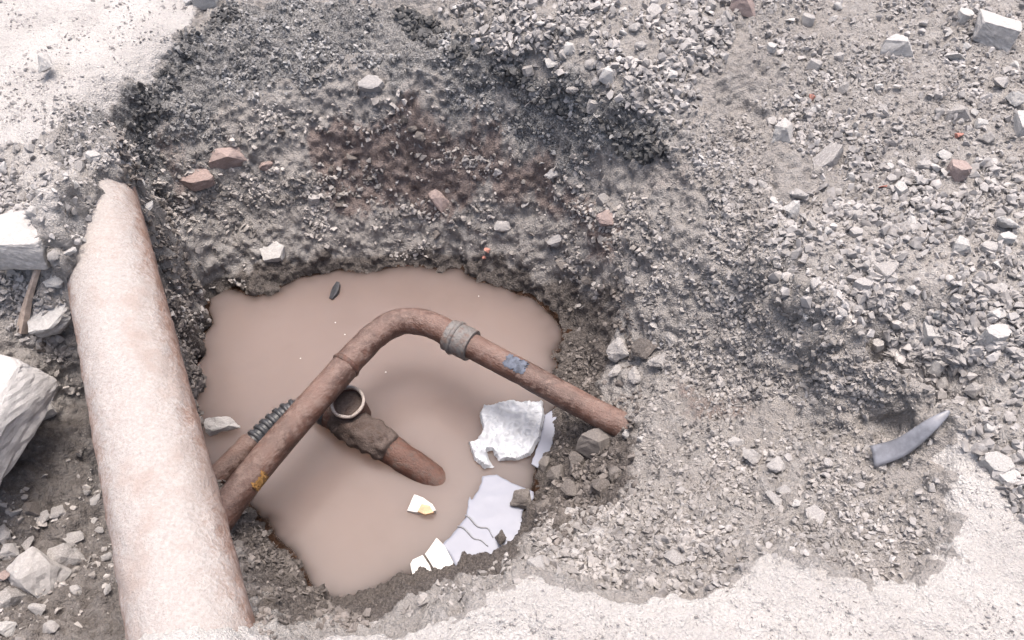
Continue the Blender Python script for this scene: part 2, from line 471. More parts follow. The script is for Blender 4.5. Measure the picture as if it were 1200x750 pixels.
def picker(P):
    U, V, Dp = project(P)
    nb = {}
    sel = np.nonzero((U > -80) & (U < 1280) & (V > -80) & (V < 830))[0]
    cu, cv = (U[sel] // 8).astype(int), (V[sel] // 8).astype(int)
    key = (cu + 20) * 1000 + (cv + 20)
    order = np.argsort(key, kind='stable')
    ks, idx = key[order], sel[order]
    starts = np.searchsorted(ks, np.arange(0, 200 * 1000)) if False else None
    def pick(u, v, r=4.0):
        cand = []
        for a in range(int((u - r) // 8), int((u + r) // 8) + 1):
            for b in range(int((v - r) // 8), int((v + r) // 8) + 1):
                k = (a + 20) * 1000 + (b + 20)
                i0, i1 = np.searchsorted(ks, [k, k + 1])
                cand.append(idx[i0:i1])
        cand = np.concatenate(cand)
        d2 = (U[cand] - u) ** 2 + (V[cand] - v) ** 2
        c = cand[d2 < r * r]
        if len(c) == 0: return pick(u, v, r * 1.8)
        near = Dp[c].min()
        c = c[Dp[c] < near + .06]
        return c[np.argmin((U[c] - u) ** 2 + (V[c] - v) ** 2)]
    return pick
pick0 = picker(P0)

def xy_poly(px, pk, P): return np.array([P[pk(u, v)][:2] for u, v in px])

def zone(polys, soft, pk=None, P=None):
    pk, P = pk or pick0, P0 if P is None else P
    out = np.zeros(len(P))
    for px, strength in polys:
        s = poly_sdf(xy_poly(px, pk, P), P[:, 0] + WARP[0], P[:, 1] + WARP[1])
        out = np.maximum(out, strength * sstep(soft, -soft, s))
    return out

Pq = np.stack([X, Y, 0 * X], 1)
WARP = [.030 * fbm(Pq, 9, 410 + 7 * i, 5, .62) for i in (0, 1)]
near_dust = [(110, 800), (150, 745), (185, 728), (235, 722), (285, 728), (330, 742), (420, 750)] + edge + [(1130, 470), (1165, 520), (1200, 560), (1260, 560), (1260, 800)]
dust = zone([(near_dust, 1.0)], .012)
far_dust = [(-60, -50), (225, -50), (238, 8), (200, 47), (150, 92), (112, 126), (60, 160), (0, 170), (-60, 170)]
dust = np.maximum(dust, zone([(far_dust, 1.0)], .02))
dust = np.maximum(dust, zone([([(-50, 170), (60, 160), (120, 180), (100, 250), (70, 320), (-50, 300)], .5),
                              ([(500, -50), (860, -50), (830, 110), (790, 150), (700, 112), (600, 70)], .28),
                              ([(900, 250), (1260, 200), (1260, 560), (1140, 480), (1000, 380), (900, 310)], .42),
                              ([(960, -50), (1260, -50), (1260, 260), (1000, 240)], .36)], .05))
dust = np.maximum(dust, zone([([(640, 682), (880, 665), (1100, 670), (1110, 560), (1080, 560), (1000, 640), (800, 640), (680, 640)], .32)], .06))
big_out = (~inner) | (Y < .45)
dust[big_out] = 1
asph = zone([([(112, 128), (205, 49), (262, 12), (330, 0), (400, 0), (480, 15), (560, 60), (640, 92), (700, 115), (790, 158), (780, 172), (720, 168), (690, 185),
               (600, 150), (540, 120), (480, 85), (420, 60), (350, 100), (260, 120), (190, 150), (120, 160)], 1.0),
             ([(60, 170), (112, 128), (190, 150), (140, 190), (70, 200)], .55),
             ([(180, 240), (200, 250), (215, 330), (190, 350)], .5)], .015)
dust = np.where(asph > .5, dust * .2, dust)
red = zone([([(360, 140), (470, 110), (560, 150), (640, 190), (700, 230), (740, 260), (730, 300), (640, 230), (560, 230), (480, 250), (380, 230)], .85),
            ([(150, 160), (210, 150), (240, 240), (200, 260), (170, 220)], .55),
            ([(740, 200), (800, 165), (830, 200), (780, 260), (745, 250)], .4),
            ([(790, 445), (870, 455), (900, 490), (830, 500), (780, 480)], .55),
            ([(690, 500), (735, 505), (740, 545), (700, 550)], .8)], .05)
wet = zone([(shore, 1.0),
            ([(200, 330), (260, 320), (340, 295), (480, 285), (600, 300), (660, 320), (730, 330), (730, 400), (700, 470), (745, 500), (760, 560), (700, 600),
              (640, 620), (580, 670), (420, 730), (330, 735), (290, 700), (250, 600), (200, 450)], .74),
            ([(20, 480), (110, 420), (140, 560), (150, 760), (-40, 760), (-40, 600)], .55)], .045)
wet = np.maximum(wet, sstep(WZ + .07, WZ + .01, Z) * inner)

# relief: displaced along the surface normal, lumps where the soil is crumbled, nearly none on the packed dust
def grid_normals(P):
    G = P.reshape(ny, nx, 3)
    gx = np.gradient(G, axis=1); gy = np.gradient(G, axis=0)
    n = np.cross(gx, gy).reshape(-1, 3)
    return n / np.maximum(np.linalg.norm(n, axis=1, keepdims=True), 1e-12)
N0 = grid_normals(P0)
act = np.nonzero(inner & inview)[0]
Pa = P0[act]
crumb = np.clip(1 - 1.0 * dust[act], .0, 1)
packed = zone([(near_dust, 1.0), (far_dust, 1.0)], .03)[act]
crumb = np.where(packed > .01, crumb * (1 - packed), np.maximum(crumb, .65))
q = Pa.copy(); warp = np.stack([vnoise(Pa, 16, 90 + i) for i in range(3)], 1) * .018
w1, _ = worley(q + warp, 15, 3)
w2, v2 = worley(q + warp * .6, 36, 4)
w3, v3 = worley(q + warp * .3, 78, 5)
lump = .020 * fbm(Pa, 5, 20, 3) + .020 * (.55 - w1) + .0150 * (.55 - w2) * (2.0 * v2) + .0075 * (.55 - w3) * (2.2 * np.clip(v3 - .25, 0, 1))
w4, v4 = worley(q, 150, 6)
lump = lump + .011 * fbm(Pa, 26, 40, 4, .6) + .0045 * (.5 - w4) * (.4 + 1.4 * v4)
flat = .007 * fbm(Pa, 4, 60, 3) + .0042 * fbm(Pa, 38, 70, 4, .62) + .0035 * np.clip(.33 - w3, 0, 1) * (v3 > .55)
disp = lump * crumb + flat * (1 - crumb)
under = sstep(WZ - .01, WZ - .05, Pa[:, 2])
disp = disp * (1 - .6 * under)
P1 = P0.copy()
P1[act] += N0[act] * disp[:, None]
N1 = grid_normals(P1)
U1, V1, D1 = project(P1)
pick = picker(P1)

ii = np.arange((ny - 1) * (nx - 1)); r_, c_ = ii // (nx - 1), ii % (nx - 1)
v0 = r_ * nx + c_
quads = np.stack([v0, v0 + 1, v0 + nx + 1, v0 + nx], 1).astype(np.int32)

def big_mesh(name, V, loops, per, mat, attrs=None, smooth=False):
    me = bpy.data.meshes.new(name)
    nf = len(loops) // per
    me.vertices.add(len(V)); me.vertices.foreach_set('co', np.asarray(V, np.float32).ravel())
    me.loops.add(len(loops)); me.loops.foreach_set('vertex_index', np.asarray(loops, np.int32))
    me.polygons.add(nf)
    me.polygons.foreach_set('loop_start', np.arange(nf, dtype=np.int32) * per)
    for k, a in (attrs or {}).items():
        at_ = me.attributes.new(k, 'FLOAT', 'POINT'); at_.data.foreach_set('value', np.asarray(a, np.float32))
    me.update(calc_edges=True)
    me.validate()
    me.polygons.foreach_set('use_smooth', np.full(nf, bool(smooth)))
    me.materials.append(mat)
    o = bpy.data.objects.new(name, me); C.objects.link(o)
    return o
ground = big_mesh('ground', P1, quads.ravel(), 4, M['ground'], {'dust': dust, 'asphalt': asph, 'red': red, 'wet': wet}, True)
tag(ground, 'pale dusty ground broken open around a crumbling muddy pit', 'ground', kind='structure')

# ------------------------------------------------------------------ muddy water: a sheet that clears to the mud where it is thin
wpoly = np.array([at(u, v, WZ)[:2] for u, v in shore])
wx0, wy0 = wpoly.min(0) - .12; wx1, wy1 = wpoly.max(0) + .12
gx_, gy_ = np.arange(wx0, wx1, .006), np.arange(wy0, wy1, .006)
WX, WY = np.meshgrid(gx_, gy_)
wxr, wyr = WX.ravel(), WY.ravel()
ci, ri = np.clip(np.searchsorted(ss, wxr / half_width(wyr)), 0, nx - 1), np.clip(np.searchsorted(ys, wyr), 0, ny - 1)
bed = P1[ri * nx + ci, 2]
bg = bed.reshape(WX.shape)
for _ in range(5):                               # the water line follows the bed, not every grain of it
    pad = np.pad(bg, 1, mode='edge')
    bg = (pad[1:-1, 1:-1] * 2 + pad[:-2, 1:-1] + pad[2:, 1:-1] + pad[1:-1, :-2] + pad[1:-1, 2:]) / 6
murk = 1 - np.exp(-np.clip(WZ - bg.ravel(), 0, 1) / .016)
wi = np.arange((len(gy_) - 1) * (len(gx_) - 1)); r_, c_ = wi // (len(gx_) - 1), wi % (len(gx_) - 1)
v0 = r_ * len(gx_) + c_
wq = np.stack([v0, v0 + 1, v0 + len(gx_) + 1, v0 + len(gx_)], 1)
wq = wq[(bed[wq] < WZ + .05).any(1)]
wsd = poly_sdf(wpoly, wxr, wyr)
wq = wq[(wsd[wq] < .10).any(1)]
water = big_mesh('water', np.stack([wxr, wyr, np.full_like(wxr, WZ)], 1), wq.ravel(), 4, M['water'], {'murk': murk}, True)
tag(water, 'still brown muddy water at the bottom of the pit', 'water', kind='structure')

# ------------------------------------------------------------------ shape helpers
def resample(pts, n):
    pts = [Vector(p) for p in pts]
    ext = [pts[0] * 2 - pts[1]] + pts + [pts[-1] * 2 - pts[-2]]
    out = []
    for i in range(len(pts) - 1):
        p0, p1, p2, p3 = ext[i:i + 4]
        for k in range(n):
            t = k / n
            out.append(.5 * ((2 * p1) + (p2 - p0) * t + (2 * p0 - 5 * p1 + 4 * p2 - p3) * t * t + (3 * p1 - p0 - 3 * p2 + p3) * t ** 3))
    out.append(pts[-1])
    return out

def tube(name, path, rad, mat, parent=None, seg=28, amp=0., seed=0, caps=True, freq=30, sub=8, origin=None, attr=None):
    pts = resample(path, sub) if sub > 1 else [Vector(p) for p in path]
    n = len(pts)
    vs, fs, tops = [], [], []
    ref = Vector((0, 0, 1))
    for i, p in enumerate(pts):
        t = (pts[min(i + 1, n - 1)] - pts[max(i - 1, 0)]).normalized()
        a = t.cross(ref)
        if a.length < 1e-3: a = t.cross(Vector((1, 0, 0)))
        a.normalize(); b = a.cross(t)
        r = rad(i / (n - 1)) if callable(rad) else rad
        for k in range(seg):
            th = 2 * math.pi * k / seg
            d = a * math.cos(th) + b * math.sin(th)
            q = p + d * r
            if amp: q += d * amp * (mnoise.noise(q * freq + Vector((seed, 0, 0))) + .5 * mnoise.noise(q * freq * 2.7))
            vs.append(q); tops.append(d.z)
    for i in range(n - 1):
        for k in range(seg):
            k2 = (k + 1) % seg
            fs.append((i * seg + k, i * seg + k2, (i + 1) * seg + k2, (i + 1) * seg + k))
    if caps:
        fs.append(tuple(range(seg - 1, -1, -1))); fs.append(tuple((n - 1) * seg + k for k in range(seg)))
    off = Vector(origin) if origin is not None else (parent.location if parent is not None else Vector((0, 0, 0)))
    o = mesh_obj(name, [v - off for v in vs], fs, mat, parent, True)
    if origin is not None and parent is None: o.location = origin
    if attr:
        a_ = o.data.attributes.new(attr, 'FLOAT', 'POINT'); a_.data.foreach_set('value', tops)
    return o

def px_path(*pts): return [Vector(at(u, v, z)) for u, v, z in pts]

# ------------------------------------------------------------------ the thick dusty pipe
mp = [Vector(at(u, v, z)) for u, v, z in ((99, 172, -.10), (131, 320, -.095), (177, 520, -.09), (221, 720, -.085), (234, 778, -.085))]
pdir = (mp[-1] - mp[0]).normalized()
path = [mp[0] + (mp[-1] - mp[0]) * (i / 110) for i in range(111)]
path = [mp[0] - pdir * .02] + path + [mp[-1] + pdir * .5]
main_pipe = tube('buried_main_pipe', path, .124, M['main_pipe'], seg=96, amp=.0035, freq=26, sub=1, seed=3, origin=mp[2], attr='caked')
tag(main_pipe, 'thick pipe caked with pale dust lying across the edge of the pit', 'pipe')

# ------------------------------------------------------------------ the rusty elbow pipe over the water
RP = .047
ez = -.50
root = empty('rusty_elbow_pipe', Vector(at(480, 374, ez)))
tag(root, 'thin rusty pipe with a rounded elbow and coupling bridging the muddy water', 'pipe')
lower = px_path((236, 640, -.60), (268, 592, -.565), (300, 550, -.545), (352, 489, -.525), (406, 428, -.505))
tube('barrel', lower, RP * 1.02, M['rust'], root, amp=.0012, freq=40, seed=1)
elb = px_path((400, 434, -.507), (430, 402, -.498), (452, 384, -.492), (478, 376, -.490), (508, 382, -.490), (540, 399, -.492))
tube('elbow', elb, RP * .985, M['rust'], root, amp=.0030, freq=32, seed=5)
upper = px_path((532, 395, -.492), (600, 430, -.497), (660, 463, -.503), (735, 502, -.515), (800, 537, -.56))
tube('barrel', upper, lambda t: RP * (.93 - .02 * t), M['rust'], root, amp=.0022, freq=40, seed=8)
def along(p, q, t): return p + (q - p) * t
wr = px_path((400, 434, -.507), (411, 422, -.504))
tube('weld_ring', [along(wr[0], wr[1], t) for t in (.30, .40, .5, .6, .7)], lambda t: RP * (1.03 + .085 * math.sin(math.pi * t)), M['rustdark'], root, amp=.0015, seed=2, sub=2)
cpl = px_path((522, 390, -.491), (556, 407, -.493))
cu = tube('coupling', [along(cpl[0], cpl[1], t) for t in (.12, .14, .22, .5, .82, .9, .92)], lambda t: RP * (1.0 + .20 * min(1, 8 * min(t, 1 - t))), M['steel'], root, amp=.0016, seed=2, sub=3)
tube('coupling_lip', [along(cpl[0], cpl[1], t) for t in (.30, .34, .40, .44)], lambda t: RP * (1.2 + .12 * math.sin(math.pi * t)), M['steel'], cu, amp=.001, seed=4, sub=2, origin=root.location)
# small lug on the coupling
lug_c = along(cpl[0], cpl[1], .5) + Vector((.0, .03, RP * 1.15))
def patch(name, p, q, r, a0, a1, mat, parent, seed=0):        # a ragged skin on part of the pipe's round
    t = (q - p).normalized(); a = t.cross(Vector((0, 0, 1))).normalized(); b = a.cross(t)
    nu, nv = 16, 14
    vs, fs = [], []
    for i in range(nu + 1):
        for k in range(nv + 1):
            s = i / nu; th = a0 + (a1 - a0) * k / nv
            s2 = s + .16 * mnoise.noise(Vector((k * .7, seed, i * .05))) * (1 if i in (0, nu) else .6)
            th2 = th + .35 * mnoise.noise(Vector((i * .8, seed + 9, k * .05))) * (1 if k in (0, nv) else .6)
            vs.append(p + (q - p) * s2 + (a * math.cos(th2) + b * math.sin(th2)) * r - root.location)
    for i in range(nu):
        for k in range(nv):
            j = i * (nv + 1) + k
            fs.append((j, j + 1, j + nv + 2, j + nv + 1))
    return mesh_obj(name, vs, fs, mat, parent, True)
b0, b1 = px_path((594, 427, -.4965), (617, 439, -.4985))
pm = patch('paint_mark', b0, b1, RP * .965, R(48), R(112), M['blue'], root, 3)
pm['label'] = 'faded blue paint mark on the rusty pipe'
y0, y1 = px_path((287, 567, -.551), (300, 550, -.545))
ym = patch('paint_mark', y0, y1, RP * 1.065, R(-8), R(38), M['yellow'], root, 5)
ym['label'] = 'flaking yellow paint near the buried end of the pipe'

# ------------------------------------------------------------------ the sunken tee: broken stub with an open mouth and a pipe running under water
tee = empty('broken_tee_pipe', Vector(at(425, 500, WZ)))
tag(tee, 'crusted rusty pipe half under water with a broken open stub', 'pipe')
tube('barrel', px_path((378, 480, -.715), (410, 497, -.712), (440, 515, -.722), (470, 535, -.738), (500, 556, -.768), (530, 580, -.82)), .050, M['rustdark'], tee, amp=.003, freq=30, seed=4)
tube('crust', px_path((394, 489, -.706), (415, 500, -.705), (440, 514, -.705), (458, 526, -.709)), lambda t: .043 + .019 * math.sin(math.pi * t) ** .6, M['crust'], tee, amp=.013, freq=34, seed=6, seg=40)
base = Vector(at(414, 503, -.71)); mouth = Vector(at(408, 473, -.575))
mouth = base + (mouth - base).normalized() * .125
sd = (mouth - base).normalized()
sd = (Vector(at(407, 472, -.60)) - base).normalized() * .55 + Vector((.0, -.42, .62)); sd = sd.normalized(); base = Vector(at(407, 471, -.615)) - sd * .12
mouth = base + sd * .135
# stub wall: outside up, over the lip and down the inside
def stub(name, prof, mat, seg=36, amp=.0, seed=0):
    a = sd.cross(Vector((1, 0, 0))).normalized(); b = sd.cross(a)
    vs, fs = [], []
    for j, (h, r) in enumerate(prof):
        for k in range(seg):
            th = 2 * math.pi * k / seg
            d = a * math.cos(th) + b * math.sin(th)
            jag = .006 * mnoise.noise(Vector((math.cos(th) * 2.2, math.sin(th) * 2.2, seed))) if h > .11 else 0
            q = base + sd * (h + jag) + d * r * 1.1
            q += d * amp * mnoise.noise(q * 40)
            vs.append(q - tee.location)
    for j in range(len(prof) - 1):
        for k in range(seg):
            k2 = (k + 1) % seg
            fs.append((j * seg + k, j * seg + k2, (j + 1) * seg + k2, (j + 1) * seg + k))
    return mesh_obj(name, vs, fs, mat, tee, True)
st = stub('stub', [(-.02, .050), (.03, .050), (.08, .050), (.115, .0515), (.118, .046), (.10, .043), (.07, .043), (.068, .0)], M['rustdark'], amp=.003)
rim = stub('rim', [(.112, .0520), (.116, .0545), (.122, .0548), (.1255, .052), (.1255, .047), (.121, .0445), (.112, .0445)], M['rustlight'], amp=.002, seed=1)
rim['label'] = 'pale chipped rim of the open stub'
plug = stub('silt', [(.098, .0435), (.100, .030), (.097, .012), (.096, .0)], M['crust'], amp=.004, seed=2)

# black ribbed hose leading to the tee
hose = empty('ribbed_hose', Vector(at(320, 495, WZ)))
tag(hose, 'black ribbed rubber hose lying in the water beneath the rusty pipe', 'hose')
hp = resample(px_path((268, 545, -.73), (292, 522, -.715), (318, 497, -.712), (342, 480, -.712), (368, 476, -.712), (392, 490, -.712)), 12)
HR = .034
n_h = len(hp)
tube('inner_tube', hp, HR * .86, M['rubber'], hose, seg=20, sub=1)
tot = 0; last = None; ribs = 0
for i in range(1, n_h):
    tot += (hp[i] - hp[i - 1]).length
    if (last is None or tot - last > .0235) and 8 < i < n_h - 2:
        last = tot; ribs += 1
        d = (hp[i] - hp[i - 1]).normalized()
        tube('rib', [hp[i] + d * s for s in (-.0085, -.006, 0, .006, .0085)], lambda t: HR * (.86 + .20 * min(1, 5 * min(t, 1 - t))), M['rubber'], hose, seg=20, sub=1)
sleeve = tube('sleeve', px_path((252, 562, -.735), (270, 544, -.725), (286, 528, -.715), (296, 518, -.713)), .040, M['rust'], hose, seg=24, amp=.002)
sleeve['label'] = 'rusty sleeve on the end of the hose'
tube('clamp', px_path((379, 483, -.712), (386, 487, -.712)), .044, M['rubber'], hose, seg=20, sub=1)

# ------------------------------------------------------------------ thin things: sheets, strips
def sheet(name, px, z, mat, amp, freq, thick, seed=0, cuts=3, dome=0., parent=None, origin=None):
    pts = [Vector(at(u, v, z)) for u, v in px]
    c = sum(pts, Vector()) / len(pts) if origin is None else origin
    bm = bmesh.new()
    vs = [bm.verts.new((p.x - c.x, p.y - c.y, 0)) for p in pts]
    f = bm.faces.new(vs)
    if f.normal.z < 0 or True:
        bm.normal_update()
        if f.normal.z < 0: f.normal_flip()
    bmesh.ops.triangulate(bm, faces=bm.faces[:])
    for _ in range(cuts):
        bmesh.ops.subdivide_edges(bm, edges=[e for e in bm.edges if e.calc_length() > .009], cuts=1)
        bmesh.ops.triangulate(bm, faces=[f for f in bm.faces if len(f.verts) > 3])
    rad = max(v.co.length for v in bm.verts)
    for v in bm.verts:
        q = Vector((v.co.x, v.co.y, seed * 1.7)) * freq
        r1 = 1 - abs(mnoise.noise(q)) * 2; r2 = 1 - abs(mnoise.noise(q * 2.3 + Vector((7, 3, 1)))) * 2
        edge_f = .35 if v.is_boundary else 1
        v.co.z += edge_f * (amp * (.6 * r1 + .35 * r2 + .5) + dome * (1 - (v.co.length / rad) ** 2))
        if v.is_boundary:
            v.co.x += .004 * mnoise.noise(q * 5); v.co.y += .004 * mnoise.noise(q * 5 + Vector((3, 9, 2)))
    bmesh.ops.solidify(bm, geom=bm.faces[:], thickness=thick)
    bm.normal_update()
    me = bpy.data.meshes.new(name); bm.to_mesh(me); bm.free()
    me.materials.append(mat)
    me.polygons.foreach_set('use_smooth', [True] * len(me.polygons))
    o = bpy.data.objects.new(name, me); C.objects.link(o)
    if parent is not None:
        o.parent = parent; o.location = Vector((c.x, c.y, z)) - parent.location
    else:
        o.location = (c.x, c.y, z)
    return o

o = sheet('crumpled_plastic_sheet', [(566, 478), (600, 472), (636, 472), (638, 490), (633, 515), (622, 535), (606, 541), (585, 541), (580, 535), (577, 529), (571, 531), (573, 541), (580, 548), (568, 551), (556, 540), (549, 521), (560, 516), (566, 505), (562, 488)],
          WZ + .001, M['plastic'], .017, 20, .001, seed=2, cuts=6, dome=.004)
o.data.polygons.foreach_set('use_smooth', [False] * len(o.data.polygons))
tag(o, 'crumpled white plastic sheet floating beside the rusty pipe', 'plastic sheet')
o = sheet('sky_reflection_sheet', [(638, 486), (652, 478), (662, 484), (658, 500), (650, 515), (646, 530), (632, 549), (622, 544), (630, 522), (636, 502)], WZ + .006, M['sky_reflection'], .001, 9, .001, seed=3, cuts=4)  # flat sheet coloured like sky mirrored in the water
tag(o, 'narrow pale blue painted sky reflection between the white sheet and the mud', 'painted reflection')
sky_reflection = sheet('sky_reflection_sheet', [(517, 640), (532, 624), (546, 606), (550, 582), (553, 586), (562, 572), (566, 558), (582, 556), (600, 566), (625, 576), (626, 584), (612, 600), (612, 620), (612, 640), (596, 652), (560, 660), (534, 664), (526, 648)],
             WZ + .006, M['sky_reflection'], .0012, 9, .001, seed=4, cuts=5)  # second sheet painting the bright sky reflection near the shore
tag(sky_reflection, 'large pale blue painted sky reflection spread flat on the water', 'painted reflection')
for pts in ([(545, 604), (556, 613), (570, 620), (578, 628)], [(536, 617), (550, 625), (561, 634), (572, 638)]):  # mirrored overhead wires, modelled as thin wavy tubes on the sheet
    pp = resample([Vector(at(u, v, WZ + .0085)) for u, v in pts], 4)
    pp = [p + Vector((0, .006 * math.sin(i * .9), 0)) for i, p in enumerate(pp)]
    wire_reflection = tube('wire_reflection', pp, lambda t: .0035 * (1 - .5 * t), M['darkstone'] if False else M['greyplastic'], None, seg=8, sub=1)
    for v in wire_reflection.data.vertices: v.co -= sky_reflection.location
    wire_reflection.parent = sky_reflection

def prism(name, px, z, h, mat, parent=None, seed=0, amp=.002, tilt=(0, 0), cuts=2, cat=None):
    pts = [Vector(at(u, v, z)) for u, v in px]
    c = sum(pts, Vector()) / len(pts)
    bm = bmesh.new()
    vs = [bm.verts.new((p.x - c.x, p.y - c.y, 0)) for p in pts]
    f = bm.faces.new(vs); bm.normal_update()
    if f.normal.z < 0: f.normal_flip()
    r = bmesh.ops.extrude_face_region(bm, geom=[f])
    up = [g for g in r['geom'] if isinstance(g, bmesh.types.BMVert)]
    for v in up: v.co.z += h; v.co.x *= .96; v.co.y *= .96
    bmesh.ops.recalc_face_normals(bm, faces=bm.faces[:])
    bmesh.ops.triangulate(bm, faces=bm.faces[:])
    bmesh.ops.subdivide_edges(bm, edges=bm.edges[:], cuts=cuts, use_grid_fill=True)
    bm.normal_update()
    for v in bm.verts:
        q = v.co * 22 + Vector((seed, seed * 2, 0))
        v.co += v.normal * amp * mnoise.noise(q) + v.normal * amp * .5 * mnoise.noise(q * 3)
        v.co.z += tilt[0] * v.co.x + tilt[1] * v.co.y
    me = bpy.data.meshes.new(name); bm.to_mesh(me); bm.free()
    me.materials.append(mat)
    o = bpy.data.objects.new(name, me); C.objects.link(o)
    if parent is not None:
        o.parent = parent; o.location = Vector((c.x, c.y, z)) - parent.location
    else: o.location = (c.x, c.y, z)
    return o

card = empty('crushed_carton', Vector(at(494, 595, WZ)))
tag(card, 'small crushed white carton with a tan stain floating near the sunken pipe end', 'carton')
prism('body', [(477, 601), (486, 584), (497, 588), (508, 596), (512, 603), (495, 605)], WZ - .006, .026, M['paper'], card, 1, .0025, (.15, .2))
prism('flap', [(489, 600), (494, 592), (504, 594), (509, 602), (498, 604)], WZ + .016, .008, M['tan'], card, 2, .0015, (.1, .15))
sun_glint = empty('sun_glint_pieces', Vector(at(505, 655, WZ)))  # glint of the sun on the water, built as two white pieces
tag(sun_glint, 'sun glint modelled as white pieces split by a dark crack at the near shore', 'modelled glint')
prism('half', [(481, 663), (484, 658), (496, 653), (504, 664), (507, 672), (484, 678)], WZ - .004, .016, M['paper'], sun_glint, 3, .002, (0, .1))
prism('half', [(498, 652), (512, 633), (522, 643), (532, 662), (528, 672), (510, 671)], WZ - .004, .018, M['paper'], sun_glint, 4, .002, (0, .1))

# black plastic scrap floating at the far side of the water
o = prism('black_plastic_scrap', [(386, 351), (391, 340), (396, 335), (400, 337), (398, 345), (390, 353)], WZ - .004, .022, M['rubber'], None, 5, .003, (.3, .2))
tag(o, 'small black plastic scrap floating at the far side of the water', 'plastic scrap')

# curved grey plastic strip on the shelf
def strip(name, spine, width, mat, z0):
    vs, fs = [], []
    n = len(spine); m = 6
    for i, p in enumerate(spine):
        t = (spine[min(i + 1, n - 1)] - spine[max(i - 1, 0)]).normalized()
        s = t.cross(Vector((0, 0, 1))).normalized()
        w = width(i / (n - 1))
        for k in range(m + 1):
            e = k / m - .5
            q = p + s * w * e + Vector((0, 0, 1)) * (-.14 * w * (2 * e) ** 2 - .22 * w * e)
            vs.append(q - spine[0])
    for i in range(n - 1):
        for k in range(m):
            j = i * (m + 1) + k
            fs.append((j, j + 1, j + m + 2, j + m + 1))
    o = mesh_obj(name, vs, fs, mat, None, True)
    o.location = spine[0]
    md = o.modifiers.new('thickness', 'SOLIDIFY'); md.thickness = .004
    return o
gp = [P1[pick(u, v)] for u, v in ((1018, 541), (1050, 532), (1080, 512), (1106, 490))]
sp = resample([Vector(gp[0]) + Vector((0, 0, .03)), Vector(gp[1]) + Vector((0, 0, .045)), Vector(gp[2]) + Vector((0, 0, .05)), Vector(gp[3]) + Vector((0, 0, .03))], 8)
o = strip('curved_plastic_strip', sp, lambda t: .052 * (1 - t) ** .6 + .005, M['greyplastic'], 0)
tag(o, 'curved dark grey plastic strip lying on the earth shelf under the ledge', 'plastic strip')

# wooden stick leaning by the thick pipe
s0, s1 = Vector(P1[pick(28, 392)]) + Vector((0, 0, .012)), Vector(P1[pick(53, 312)]) + Vector((0, 0, .02))
dirn = (s1 - s0); side = dirn.cross(Vector((0, 0, 1))).normalized(); upn = side.cross(dirn).normalized()
vs, fs = [], []
for i in range(13):
    t = i / 12; w = .027 * (1 - .68 * t) * (1 + .15 * math.sin(9 * t)); h = .011 * (1 - .5 * t)
    c = s0 + dirn * t + upn * .006 * math.sin(3 * t)
    for a, b in ((-1, -1), (1, -1), (1, .7), (.2, 1), (-1, .8)):
        vs.append(c + side * w * a * .5 + upn * h * b - s0 + side * .002 * mnoise.noise(Vector((i, a * 3, b))))
for i in range(12):
    for k in range(5): fs.append((i * 5 + k, i * 5 + (k + 1) % 5, i * 5 + 5 + (k + 1) % 5, i * 5 + 5 + k))
fs += [tuple(range(4, -1, -1)), tuple(60 + k for k in range(5))]
o = mesh_obj('wooden_stick', vs, fs, M['wood']); o.location = s0
tag(o, 'splintered brown wooden stick leaning between concrete chunks and the thick pipe', 'stick')

# ------------------------------------------------------------------ stones
def hull_bm(pts, cuts, amp, seed, freq=1.3, soft=.0):
    bm = bmesh.new()
    for p in pts: bm.verts.new(p)
    r = bmesh.ops.convex_hull(bm, input=bm.verts[:])
    for v in [v for v in bm.verts if not v.link_faces]: bm.verts.remove(v)
    if cuts:
        bmesh.ops.subdivide_edges(bm, edges=bm.edges[:], cuts=cuts, use_grid_fill=True)
        bmesh.ops.triangulate(bm, faces=bm.faces[:])
        for _ in range(5 if cuts > 8 else 1): bmesh.ops.smooth_vert(bm, verts=bm.verts[:], factor=soft, use_axis_x=True, use_axis_y=True, use_axis_z=True)
    bm.normal_update()
    for v in bm.verts:
        q = v.co * freq + Vector((seed * 3.1, seed * 1.7, 0))
        v.co += v.normal * amp * (mnoise.noise(q) + .65 * mnoise.noise(q * 2.4) + .5 * mnoise.noise(q * 5.3) + (.35 * mnoise.noise(q * 11) if cuts > 2 else 0))
    bm.normal_update()
    return bm

def rand_hull_pts(r, n, box=.0):
    pts = []
    for _ in range(n):
        d = Vector((r.gauss(0, 1), r.gauss(0, 1), r.gauss(0, 1))).normalized()
        m = max(abs(d.x), abs(d.y), abs(d.z))
        pts.append(d * (1 - box) * r.uniform(.82, 1.0) + d / m * box * .75)
    return pts

def box_pts(r, jit=.12, chip=.22):
    pts = []
    for x in (-1, 1):
        for y in (-1, 1):
            for z in (-1, 1):
                p = Vector((x + r.uniform(-jit, jit), y + r.uniform(-jit, jit), z + r.uniform(-jit, jit)))
                for ax in range(3):
                    q = p.copy(); q[ax] -= (chip * r.uniform(.2, 1)) * (1 if q[ax] > 0 else -1)
                    pts.append(q)
    return pts

def wedge_pts(r):
    b = [(-1, -.8, -1), (1, -.9, -1), (.9, .8, -1), (-.7, .9, -1), (-.9, -.3, .6), (.1, -.6, 1), (.5, .5, .5), (-.3, .6, .9)]
    return [Vector(p) + Vector((r.uniform(-.15, .15), r.uniform(-.15, .15), r.uniform(-.12, .12))) for p in b]

def slab_pts(r):
    n = r.randint(5, 7); pts = []
    for i in range(n):
        a = 2 * math.pi * (i + r.uniform(-.25, .25)) / n; q = r.uniform(.8, 1.05)
        pts.append(Vector((math.cos(a) * q, math.sin(a) * q, 1 - r.uniform(0, .25))))
        q *= r.uniform(.9, 1.05)
        pts.append(Vector((math.cos(a) * q, math.sin(a) * q, -1)))
    return pts

